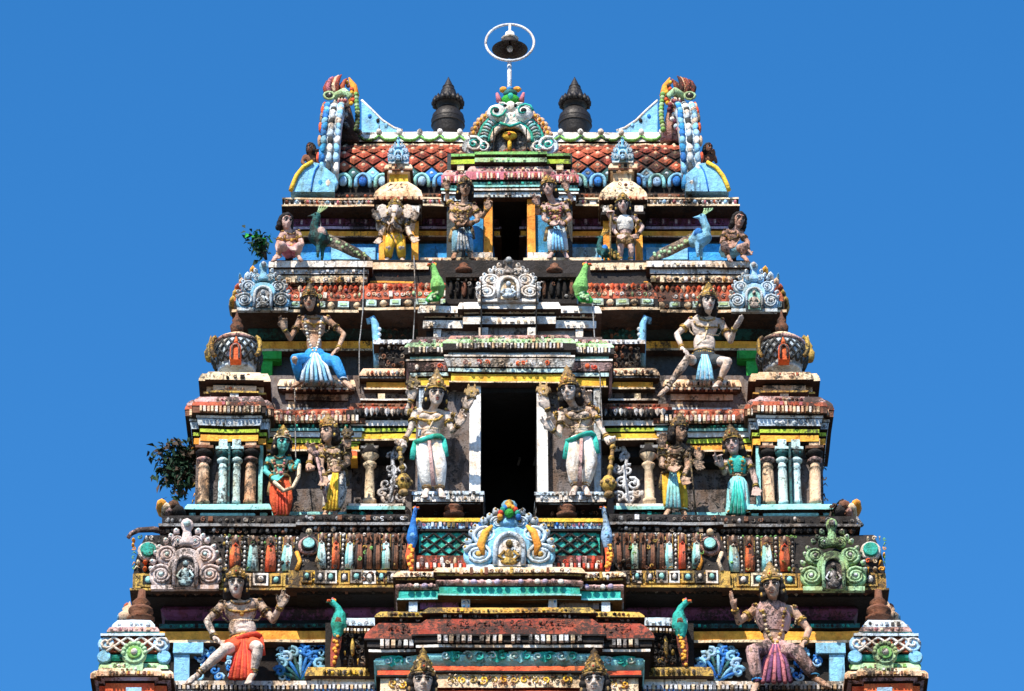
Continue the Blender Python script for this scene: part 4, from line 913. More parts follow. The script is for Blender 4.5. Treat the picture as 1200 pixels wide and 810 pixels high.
# ridge band
mb = MB(); rz = zb_+rise
for (yy, s_) in ((RY-.42, 1),):
    pass
def ridge_band(p0, p1, of, mt, sh='f', o2=None): band(mb, 395, 800, 3.95, 2*RY-3.95, p0, p1, of, mt, sh, o2)
AUTO = False; ridge_band(155, 158, -.05, 'white'); ridge_band(158, 166, .02, 'whiteclean', 'k', .08); ridge_band(166, 168.5, .0, 'dark'); ridge_band(168.5, 171, .07, 'cream'); ridge_band(171, 173, .02, 'dark'); ridge_band(173, 176, .1, 'ltgreen'); ridge_band(176, 178, .1, 'cream')
AUTO = True; nsw = 17
for i in range(nsw):                                   # green swags
    a = W(397+i*(402/nsw), 159, 3.86); b = W(397+(i+1)*(402/nsw), 159, 3.86); m2 = (a+b)/2-Vector((0,0,.085))
    mb.tube([a, a.lerp(m2,.5)-Vector((0,0,.03)), m2, m2.lerp(b,.5)-Vector((0,0,.03)), b], [.018,.026,.03,.026,.018], 'leaf', 6); mb.ball(a+Vector((0,0,.06)), (.05,.06,.06), 'white', 7, 5)
    row(mb, 'bead', 397+i*(402/nsw)+6, 397+(i+1)*(402/nsw)-6, 166, 168.5, 3.93, 4, ['white','grey'], 0, .03)
mb.build('ridge_crest', roof)
# horseshoe gables at both ends with horned heads
def gable(s):
    sg = -1 if s == 0 else 1; xg = (RX0-.05) if s == 0 else (RX1+.05)
    lab = 'blue and white feathered gable with horned head at the %s end of the roof' % ('left' if s == 0 else 'right')
    mb = MB(); N_ = 22; yc = RY; ry = RY-2.62; zc = zb_+.1; top = W(390, 131, yc-.5).z; 
    P = []
    for i in range(N_+1):
        a = PI*i/N_; P.append(Vector((xg-sg*(.06*math.sin(a)-.02), yc-ry*math.cos(a)*(1+.05*math.sin(a)), zc-.1+(top-zc)*math.sin(a)**.8)))
    mb.tube(P, [.15+.02*math.sin(PI*i/N_) for i in range(N_+1)], 'paleblue', 10)
    root = mb.build('gable', tower, lab)
    mb = MB()
    for i in range(N_*2):
        t = i/(N_*2); a = PI*t; p = Vector((xg-sg*(.06*math.sin(a)-.02), yc-ry*math.cos(a)*1.03, zc-.1+(top-zc)*math.sin(a)**.8)); nrm = Vector((0, -math.cos(a), math.sin(a)))
        for k, (ox, mt) in enumerate(((-.11,('bright_blue','sky','blue')[i % 3]),(0,('white','slate','paleblue')[i % 3]),(.11,('sky','white','bluelight')[i % 3]))):
            q = p+nrm*.15+Vector((ox,0,0)); tg = Vector((0, math.sin(a), math.cos(a))); mb.tube([q-tg*.13+Vector((U(-.02,.02),0,0)), q-tg*.03+nrm*.01, q+tg*.12+Vector((U(-.04,.04),0,0))], [.035,.05,.010], mt, 7, flat=.7)
        if i % 2 == 0: mb.ball(p+nrm*.10+Vector((sg*.17,0,0)), (.035,.06,.10), 'vermilion' if i % 4 else 'peach', 7, 5)
    mb.build('feather_pattern', root)
    # inner panel of the gable
    mb = MB(); vs = [p+Vector((-sg*.02,0,0)) for p in P]; vs2 = [v+Vector((-sg*.06,0,0)) for v in vs]; m3 = len(vs)
    fs = [tuple(range(m3)), tuple(m3+j for j in range(m3))[::-1]]+[(j+1, j, m3+j, m3+j+1) for j in range(m3-1)]
    mb.add(vs+vs2, fs, 'sky'); mb.build('gable_panel', root)
    # rounded pale blue foot
    mb = MB(); px = 366 if s == 0 else MX(366)+1; c = W(px, 229, 2.5); pts = []
    w = .40; h = .50
    fr = []
    for i in range(11):
        t = i/10; fr.append((-sg*-1*0 + sg*(w*(.55-.0)) , 0))
    prof = [(-.34,0),(.33,0),(.30,.10),(.24,.27),(.14,.42),(.0,.52),(-.12,.50),(-.34,.3)]
    vsf = [(c.x+sg*u, c.y-.12, c.z+v) for u, v in prof]; vsb = [(x, y+1.2, z) for x, y, z in vsf]; k8 = len(prof)
    fs = [tuple(range(k8)) if sg > 0 else tuple(range(k8))[::-1], (tuple(range(k8, 2*k8))[::-1] if sg > 0 else tuple(range(k8, 2*k8)))]+[((j+1)%k8, j, j+k8, (j+1)%k8+k8) if sg > 0 else (j, (j+1)%k8, (j+1)%k8+k8, j+k8) for j in range(k8)]
    mb.add(vsf+vsb, fs, 'sky'); mb.tube([(c.x+sg*u, c.y-.14, c.z+v) for u, v in prof[1:6]], .035, 'yellow', 6)
    mb.tube([(c.x+sg*u*.35-sg*.1, c.y-.13, c.z+v*.9) for u, v in prof[1:6]], .012, 'blue', 5); mb.build('gable_foot', root)
    # head
    px = 398 if s == 0 else MX(398); hc = W(px, 124, 3.6); mb = MB()
    mb.tube([hc+Vector((-sg*.12,.15,-.60)), hc+Vector((-sg*.10,.1,-.3)), hc+Vector((-sg*.04,.0,.0))], [.19,.15,.12], 'pink', 12)
    for k in range(12): mb.ball(hc+Vector((-sg*.10+U(-.13,.13),-.12,-.56+.045*k)), (.045,.05,.045), ['white','rose','paleblue','silver','maroon'][k % 5], 7, 5)
    mb.ball(hc+Vector((-sg*.02,.02,.0)), (.15,.2,.14), 'white', 12, 9); mb.tube([hc+Vector((sg*.06,-.18,.05)), hc+Vector((-sg*.08,-.3,.07)), hc+Vector((-sg*.17,-.33,-.02)), hc+Vector((-sg*.15,-.33,-.08))], [.07,.07,.05,.02], 'ltgreen', 8)
    mb.tube([hc+Vector((sg*.0,-.22,-.06)), hc+Vector((-sg*.12,-.3,-.10))], [.05,.03], 'rose', 8)
    mb.tube([hc+Vector((sg*(.16+.085*math.cos(q*.7)), -.25, .03+.07*math.sin(q*.7))) for q in range(10)], .022, 'ltgreen', 6, caps=False); mb.ball(hc+Vector((sg*.16,-.22,.03)), (.075,.05,.06), 'ink', 10, 8); mb.ball(hc+Vector((sg*.15,-.27,.05)), (.018,.015,.02), 'whiteclean', 6, 5)
    for k in range(4): q = hc+Vector((-sg*(.0+.05*k), -.30, -.05)); mb.lathe(q, [(.016,0),(.003,-.055)], 'whiteclean', 6)
    for k in range(11): mb.ball(hc+Vector((-sg*(.27+.02*math.sin(k*.4)),-.08,-.5+.065*k)), (.045,.05,.05), ['leaf','ltgreen'][k % 2], 6, 5)
    mb.build('horned_head', root)
    mb = MB(); r0 = hc+Vector((sg*.10,-.1,.10))
    for k in range(7):
        a = r0+Vector((sg*(.10-.045*k), U(-.08,.05), .0)); L_ = .30+.06*math.sin(k*.6)+U(0,.06); mb.tube([a, a+Vector((sg*.03,0,L_*.5)), a+Vector((-sg*.01,0,L_*.85)), a+Vector((-sg*.05,0,L_))], [.045,.042,.028,.008], ['rust','rose','brick','peach','rust','pink','brick'][k], 7)
    g0 = hc+Vector((-sg*.16,-.05,.0)); mb.tube([g0, g0+Vector((-sg*.07,0,.16)), g0+Vector((-sg*.05,0,.34)), g0+Vector((sg*.02,0,.50))], [.05,.08,.055,.012], 'orange', 8, flat=.6)
    for k in range(7): mb.ball(g0+Vector((-sg*.05+sg*.012*k+U(-.03,.03),-.05,-.02+.065*k)), (.035,.03,.04), ['yellow','vermilion','brown'][k % 3], 6, 5)
    mb.build('crest_horn', root)
    # mane fin sloping down to the ridge
    mb = MB(); A = W(424 if s == 0 else MX(424), 122, 4.4); B = W(424 if s == 0 else MX(424), 160, 4.4); Cc = W(472 if s == 0 else MX(472), 157, 4.4); D = A.lerp(Cc,.5)-Vector((0,0,.09)); E = A.lerp(Cc,.25)-Vector((0,0,.04)); F_ = A.lerp(Cc,.78)-Vector((0,0,.07)); G = Cc-Vector((0,0,.1))
    poly = [A, E, D, F_, Cc, G, B]; k7 = len(poly); f1 = [p+Vector((0,-.1,0)) for p in poly]; f2 = [p+Vector((0,.1,0)) for p in poly]
    fs = [tuple(range(k7)), tuple(range(k7, 2*k7))[::-1]]+[((j+1)%k7, j, j+k7, (j+1)%k7+k7) for j in range(k7)]
    if sg > 0: fs = [a[::-1] for a in fs]
    mb.add(f1+f2, [a[::-1] for a in fs], 'sky'); mb.tube([p+Vector((0,-.1,.01)) for p in poly[:5]], .02, 'white', 6)
    for k in range(3): mb.ball(A.lerp(Cc,.2+.2*k)+Vector((0,-.11,-.18+.03*k)), (.03,.02,.04), ['blue','dark','sky'][k], 6, 5)
    mb.build('mane_fin', root)
for s in (0, 1): gable(s)
# crowning arch in the middle of the roof -----------------------------------------------------------------
mb = MB(); y = 3.15; o = W(598, 180, y); 
def PP(px, py, d=0): 
    q = W(px, py, y-d); return q
oc = PP(598, 170, 0)
def AR(rad, ang, d=0): return Vector((oc.x+rad*HM*math.cos(ang), y-d, oc.z+rad*HM*math.sin(ang)*.98))
mb.disc((oc.x, y+.12, oc.z+.05), .50, .14, 'paleblue', 26, .98); a = PP(556, 179, 0); b = PP(640, 168, 0); mb.box(a.x, b.x, y-.02, y+.1, a.z, b.z, 'paleblue')
for (rad, rr_, mt, d) in ((33, .15, 'paleaqua', .05), (40, .035, 'teal', .14), (27, .035, 'teal', .16), (22.5, .05, 'white', .16)):
    mb.tube([AR(rad, math.radians(-6)+math.radians(192)*i/22, d) for i in range(23)], [rr_*(.8+.2*math.sin(PI*i/22)) for i in range(23)], mt, 8)
for k in range(23):                                   # radial flutes of the arch
    an = math.radians(4+k*7.8); mb.tube([AR(29, an, .19), AR(34, an, .215), AR(38.5, an, .17)], .018, 'silver' if k % 2 else 'aqua', 5)
for s in (-1, 1):
    for (cx_, cy_, r_, tn) in ((598+s*43, 171, .17, 1.4), (598+s*32, 174, .12, 1.2), (598+s*10, 129, .12, 1.2), (598+s*17, 133, .09, 1.1)):
        c = PP(cx_, cy_, .12); mb.disc((c.x, c.y+.05, c.z), r_*1.05, .07, 'paleblue', 16, .95); mb.tube(spiral((c.x, c.z), r_*.92, tn, 1 if s > 0 else 2, s, c.y-.05), r_*.15, 'whiteclean', 6); mb.tube(spiral((c.x, c.z), r_*.5, 1, 1, -s, c.y-.06), r_*.12, 'teal', 6)
    for k in range(7):                                  # ochre petals fanned round the rim
        a = math.radians(14+k*8.6); a = a if s > 0 else PI-a; mb.tube([AR(41, a, .06), AR(47, a, .10), AR(52, a, .06), AR(54, a, .03)], [.035,.062,.055,.015], 'peach', 7); mb.ball(AR(48, a, .15), (.028,.03,.035), 'orange', 6, 5); mb.ball(AR(43.5, a+.05*s, .13), .028, 'brick', 6, 4)
c = PP(598, 136, .10); mb.ball(c, (.20,.1,.14), 'white', 12, 9); c = PP(598, 127, .15); mb.ball((c.x, c.y, c.z), (.09,.1,.12), 'white', 10, 8)
for s in (-1, 1): q = PP(598+s*6, 124, .26); mb.ball(q, (.03,.03,.03), 'ink', 7, 5); mb.tube([PP(598+s*13,119,.1), PP(598+s*16,109,.1)], [.05,.02], 'rose', 7)
c = PP(598, 118, .08); mb.ball(c, (.16,.12,.1), 'green', 10, 8); mb.ball(c+Vector((0,-.1,.02)), (.05,.04,.06), 'teal', 8, 6); mb.ball(c+Vector((0,0,.13)), (.12,.09,.07), 'tealdk', 8, 6)
for s in (-1, 0, 1): q = PP(598+s*8, 105, .06); mb.ball(q, (.07,.06,.05), 'orange' if s else 'blue', 7, 5)
for s in (-1, 1):
    c = PP(598+s*16, 133, .2); mb.ball(c, (.15,.1,.15), 'whiteclean', 12, 9); mb.tube(spiral((c.x, c.z), .15, 1, 0, s, c.y-.09), .018, 'teal', 5); mb.ball(c+Vector((0,-.09,.0)), (.05,.03,.05), 'ink', 7, 5)
c = PP(598, 141, .12); mb.ball(c, (.3,.1,.16), 'white', 12, 9); mb.tube([PP(586,144,.24), PP(598,148,.26), PP(610,144,.24)], .025, 'teal', 6)
crest = mb.build('crown_arch', roof, 'white and turquoise scrolled arch with orange flame beads crowning the roof')
mb = MB(); c = PP(598, 165, .06); mb.disc((c.x, y-.03, c.z), .24, .02, 'grey', 18); a = PP(579, 178, .05); b = PP(617, 165, .05); mb.box(a.x, b.x, y-.05, y-.03, a.z, b.z, 'grey')
q = PP(597, 177, .1); mb.tube([q, q+Vector((0,0,.2))], .035, 'yellow', 8); mb.ball(q+Vector((0,-.02,.27)), (.12,.06,.08), 'yellow', 10, 8); mb.ball(q+Vector((0,-.08,.27)), .03, 'vermilion', 6, 5)
mb.build('niche', crest)

# ---- corner shrines at the bottom -----------------------------------------------------------------------
def corner_shrine4(g, s):
    lab = 'corner shrine with red and white lattice roof and green arch, at the bottom %s' % ('left' if s == 0 else 'right')
    a, b = g(120, 190); mb = MB(); mb.pb(a, b, 775, 900, -1.1, 1.5, 'dark'); a, b = g(138, 174); mb.pb(a, b, 735, 790, -1.05, 1.2, 'dark'); root = mb.build('corner_shrine', tower, lab)
    mb = MB()
    x0, x1 = g(138, 176); band(mb, x0, x1, -1.2, 0, 727, 735, .0, 'paleblue', 'k', .08); band(mb, x0, x1, -1.2, 0, 735, 740, .1, 'pink', 'k', .14); band(mb, x0, x1, -1.2, 0, 740, 742, .14, 'tealdk'); band(mb, x0, x1, -1.2, 0, 742, 745, .22, 'paleblue')
    x0, x1 = g(131, 183); band(mb, x0, x1, -1.2, 0, 745, 764, .10, 'dark', 'k', .16); band(mb, x0, x1, -1.2, 0, 764, 773, .14, 'teal','r'); band(mb, x0, x1, -1.2, 0, 773, 777, .05, 'dark'); band(mb, x0, x1, -1.2, 0, 777, 784, .12, 'ltgreen', 'k', .18)
    x0, x1 = g(131, 183)
    roofm = mb.build('shrine_roof', root)
    mb = MB(); lattice(mb, x0-5, x1+5, 746, 764, -1.37, .2, .02, 'white', ['vermilion','brick'], 'brick')
    for sg in (-1, 1):
        p = (x0+x1)/2+sg*32; q = W(p, 757, -1.3); mb.disc((q.x, q.y, q.z), .12, .08, 'bluelight', 14); mb.tube(spiral((q.x, q.z), .1, 1.2, 0, sg, q.y-.09), .02, 'white', 5); q = W(p+sg*3, 772, -1.3); mb.disc((q.x, q.y, q.z), .1, .08, 'sky', 14); q = W(p+sg*5, 781, -1.25); mb.ball(q, .06, 'leaf')
        q = W(p-sg*3, 747, -1.3); mb.ball(q, (.1,.08,.06), 'paleblue')
    mb.build('lattice_panel', roofm)
    p = (x0+x1)/2; mb = MB(); q = W(p, 768, -1.45); mb.disc((q.x, q.y, q.z), .17, .08, 'ltgreen', 16); mb.disc((q.x, q.y-.08, q.z), .10, .03, 'leaf', 14); mb.ball((q.x, q.y-.11, q.z), .05, 'white', 8, 6)
    for k in range(9): an = PI*k/8; mb.ball((q.x+.15*math.cos(an), q.y-.08, q.z+.15*math.sin(an)), .035, 'ltgreen', 6, 5)
    mb.pb(p-10, p+10, 777, 787, -1.5, .2, 'ltgreen'); mb.build('green_arch', root)
    mb = MB()
    for (xa, xb, dy, o) in ((124, 188, 1, 0), (141, 166, -2, .1)):
        xa, xb = g(xa, xb); band(mb, xa, xb, -1.2, 0, 785+dy, 789+dy, .15+o, 'cream', 'k', .2+o); band(mb, xa, xb, -1.2, 0, 789+dy, 794+dy, .2+o, 'peach'); band(mb, xa, xb, -1.2, 0, 794+dy, 796+dy, .1+o, 'dark'); band(mb, xa, xb, -1.2, 0, 796+dy, 800+dy, .15+o, 'lilac', 'i', .1+o); band(mb, xa, xb, -1.2, 0, 800+dy, 803+dy, .04+o, 'slate'); band(mb, xa, xb, -1.2, 0, 803+dy, 815+dy, .09+o, 'vermilion'); band(mb, xa, xb, -1.2, 0, 815+dy, 820+dy, .12+o, 'yellow')
        row(mb, 'dent', xa-14, xb+14, 789.5+dy, 793+dy, -1.41-o, 4, ['cream','brown','gold'], 0, .02)
    mb.pb(p-9, p+9, 806, 812, -1.5, .1, 'bluelight'); mb.build('cornice', root)
    for k in (-1, 1):
        mb = MB(); c = W(p+k*25, 900, -1.2); H = (W(p, 820, -1.2)-c).z; mb.lathe(c, [(.12,0),(.1,.1),(.09,H*.7),(.13,H*.75),(.08,H*.8),(.14,H)], 'orange', 12); mb.build('pillar', root)
    mb = MB()
    p2 = 165 if s == 0 else MX(165)+1; q = W(p2, 729, -.9); mb.lathe(q, [(.1,0),(.2,.05),(.09,.1),(.18,.16),(.17,.2),(.08,.25),(.13,.3),(.06,.38),(.05,.5)], 'brown', 12)
    p2 = 151 if s == 0 else 1041; q = W(p2, 730, -.7); mb.lathe(q, [(.08,0),(.13,.06),(.15,.12),(.08,.18),(.1,.22),(.03,.28),(.005,.34)], 'peach', 12); mb.build('pot_finial', root)
    if s == 1:
        mb = MB()
        for (px, py, r) in ((1058,742,.1),(1063,752,.12),(1066,764,.1),(1055,736,.06)): q = W(px, py, -.9); mb.disc((q.x, q.y, q.z), r, .1, 'sky', 12); mb.tube(spiral((q.x, q.z), r*.9, 1.2, 0, 1, q.y-.11), .02, 'paleblue', 5)
        mb.build('side_ornament', root)
sides(corner_shrine4)
# ================================================================ STATUES
def remesh(mb, name, voxel, smooth=3, matfn=None, parent=None, origin=None, jitter=0):
    """fuse the overlapping solids of mb into one continuous surface"""
    me = bpy.data.meshes.new('tmp'); me.from_pydata([tuple(v) for v in mb.v], [], mb.f); me.update()
    ob = bpy.data.objects.new('tmp', me); col.objects.link(ob)
    m = ob.modifiers.new('r', 'REMESH'); m.mode = 'VOXEL'; m.voxel_size = voxel; m.use_smooth_shade = True
    if smooth: q = ob.modifiers.new('s', 'SMOOTH'); q.factor = .5; q.iterations = smooth
    dg = bpy.context.evaluated_depsgraph_get(); dg.update()
    out = bpy.data.meshes.new_from_object(ob.evaluated_get(dg))
    bpy.data.objects.remove(ob); bpy.data.meshes.remove(me)
    nb = MB(); nb.v = [v.co.copy() for v in out.vertices]; nb.f = [list(p.vertices) for p in out.polygons]
    nb.mats = list(dict.fromkeys(matfn.values())) if isinstance(matfn, dict) else [mb.mats[0]]
    nb.m = [0]*len(nb.f); nb.sm = [True]*len(nb.f); bpy.data.meshes.remove(out)
    return nb
def tcap(mb, a, b, ra, rb, mid=None, n=10, mat='skin'):
    a = Vector(a); b = Vector(b)
    if mid is None: mb.tube([a, a.lerp(b,.5), b], [ra, (ra+rb)/2, rb], mat, n, round_ends=True)
    else: mb.tube([a, a.lerp(b,.35), a.lerp(b,.7), b], [ra, mid, (mid+rb)/2, rb], mat, n, round_ends=True)

def hand(mb, wr, dr, nrm, h, pose, mat='skin'):
    """palm, four unequal fingers with a knuckle bend, and a thumb from the side of the palm"""
    dr = dr.normalized(); nrm = (nrm - dr*nrm.dot(dr)).normalized(); sd = dr.cross(nrm)
    L = h*.78; pr = L*.17
    c0 = wr + dr*L*.04; c1 = wr + dr*L*.45
    for q in (-.8, -.25, .3, .8): mb.tube([c0+sd*q*pr*.9, c1+sd*q*pr*1.5], [pr*.75, pr*.7], mat, 8, round_ends=True)
    curl = {'open': .15, 'rest': .45, 'grip': 1.5, 'mudra': .3}[pose]
    for i, (q, fl) in enumerate(((-1.5,.40),(-.5,.5),(.5,.52),(1.5,.42))):
        cc = curl + (.9 if pose == 'mudra' and i >= 2 else 0)
        b = c1 + sd*q*pr*.95 + dr*pr*.5; d1 = dr*math.cos(cc*.6)+nrm*math.sin(cc*.6)+sd*q*.06; d2 = dr*math.cos(cc*1.5)+nrm*math.sin(cc*1.5)+sd*q*.06
        k = b + d1*L*fl*.5; e = k + d2*L*fl*.5
        mb.tube([b, k, e], [pr*.44, pr*.42, pr*.34], mat, 6, round_ends=True)
    tb = c0.lerp(c1,.35) - sd*pr*1.3; t1 = tb - sd*L*.16 + dr*L*.14 + nrm*L*.05; t2 = t1 + dr*L*.16 + nrm*L*(.06+.15*min(1,curl)) + (sd*L*.05 if curl > 1 else Vector())
    mb.tube([tb, t1, t2], [pr*.6, pr*.5, pr*.4], mat, 6, round_ends=True)

def head_geo(mb, c, h, Rm, mat='skin', kind='human', female=False):
    def L(x, y, z): return c + Rm @ Vector((x*h, -y*h, z*h))
    def bl(p, r, q=8, w=7): mb.ball(L(*p), (r[0]*h, r[1]*h, r[2]*h), mat, q+4, w+3, rot=Rm.to_3x3())
    bl((0,-.04,.12), (.35,.42,.38)); bl((0,.10,-.12), (.27,.27,.34)); bl((0,.22,-.38), (.12,.12,.1))
    if kind == 'human':
        mb.tube([L(0,.33,.10), L(0,.44,-.10)], [.035*h,.065*h], mat, 7, round_ends=True)
        for s in (-1,1):
            mb.tube([L(s*.05,.355,.14), L(s*.25,.27,.13)], [.045*h,.035*h], mat, 6, round_ends=True)
            bl((s*.17,.22,-.10), (.09,.08,.09)); bl((s*.36,-.02,-.03), (.05,.09,.15)); bl((s*.06,.39,-.12), (.04,.04,.03))
        mb.tube([L(-.09,.34,-.22), L(0,.38,-.21), L(.09,.34,-.22)], [.03*h,.045*h,.03*h], mat, 6, round_ends=True)
        mb.tube([L(-.06,.33,-.28), L(0,.36,-.285), L(.06,.33,-.28)], [.03*h,.04*h,.03*h], mat, 6, round_ends=True)
def face_paint(parent, c, h, Rm):
    mb = MB()
    def L(x, y, z): return c + Rm @ Vector((x*h, -y*h, z*h))
    R3 = Rm.to_3x3()
    for s in (-1,1):
        mb.ball(L(s*.145,.325,.035), (.10*h,.05*h,.055*h), 'whiteclean', 8, 6, rot=R3); mb.ball(L(s*.14,.365,.035), (.055*h,.03*h,.055*h), 'ink', 8, 6, rot=R3)
        mb.tube([L(s*.04,.375,.085), L(s*.15,.385,.105), L(s*.26,.31,.06)], .026*h, 'ink', 5)
        mb.tube([L(s*.05,.40,.17), L(s*.16,.385,.21), L(s*.27,.30,.15)], [.026*h,.034*h,.018*h], 'ink', 5)
    mb.tube([L(-.09,.365,-.225), L(0,.385,-.215), L(.09,.365,-.225)], [.012*h,.026*h,.012*h], 'rust', 6)
    mb.tube([L(-.06,.355,-.285), L(0,.37,-.29), L(.06,.355,-.285)], [.012*h,.024*h,.012*h], 'rust', 6)
    mb.ball(L(0,.40,.24), (.025*h,.02*h,.05*h), 'red', 6, 5, rot=R3)
    mb.build('painted_face', parent, jitter=0)

def crown_geo(parent, c, h, Rm, kind, mats=('jewel','gold')):
    mb = MB()
    def L(x, y, z): return c + Rm @ Vector((x*h, -y*h, z*h))
    def ring(z, r, t, mt, n=16, ry=None): mb.tube([L(r*math.cos(2*PI*i/n), -.03+(ry or r)*1.1*math.sin(2*PI*i/n), z) for i in range(n+1)], t*h, mt, 6, caps=False)
    tall = {'tall': .66, 'mid': .52, 'low': .36, 'turban': .32}[kind]
    ring(.25, .37, .05, mats[1]); ring(.33, .37, .045, mats[0])
    prof = [(.37,.28),(.38,.40),(.33,.46),(.34,.52),(.26,.52+tall*.28),(.27,.54+tall*.32),(.19,.50+tall*.52),(.20,.52+tall*.56),(.10,.5+tall*.78),(.13,.5+tall*.86),(.05,.5+tall*.98),(.01,.5+tall*1.1)]
    vs = []; n = 14; fs = []
    for (r, z) in prof:
        for j in range(n): a = 2*PI*j/n; vs.append(L(r*math.cos(a), -.03+r*1.1*math.sin(a), z))
    for i in range(len(prof)-1):
        for j in range(n): k = (j+1)%n; fs.append((i*n+j, i*n+k, (i+1)*n+k, (i+1)*n+j))
    fs.append(tuple((len(prof)-1)*n+j for j in range(n))); mb.add(vs, fs, mats[0], True)
    for k, z in enumerate((.42, .46+tall*.33)):
        m_ = 11-3*k; r = .36-.1*k
        for i in range(m_): a = PI*2*i/m_; mb.ball(L(r*math.cos(a), -.03+r*1.12*math.sin(a), z), .06*h, random.choice([mats[1],mats[0],'cream']), 6, 5)
    mb.ball(L(0,.42,.44), (.1*h,.06*h,.15*h), mats[1], 8, 6); mb.ball(L(0,.46,.43), .045*h, 'red', 6, 5)
    for s in (-1,1):         # side rosettes and ear pendants
        mb.ball(L(s*.40,.02,.20), .10*h, mats[1], 8, 6); mb.ball(L(s*.42,.06,-.22), (.06*h,.06*h,.1*h), mats[1], 7, 5)
    mb.build('crown', parent, jitter=0)

def project(bvh, p, dirn):
    """push a point onto the body surface along dirn"""
    hit = bvh.ray_cast(p - dirn*1.0, dirn)
    return hit[0] if hit[0] is not None else p

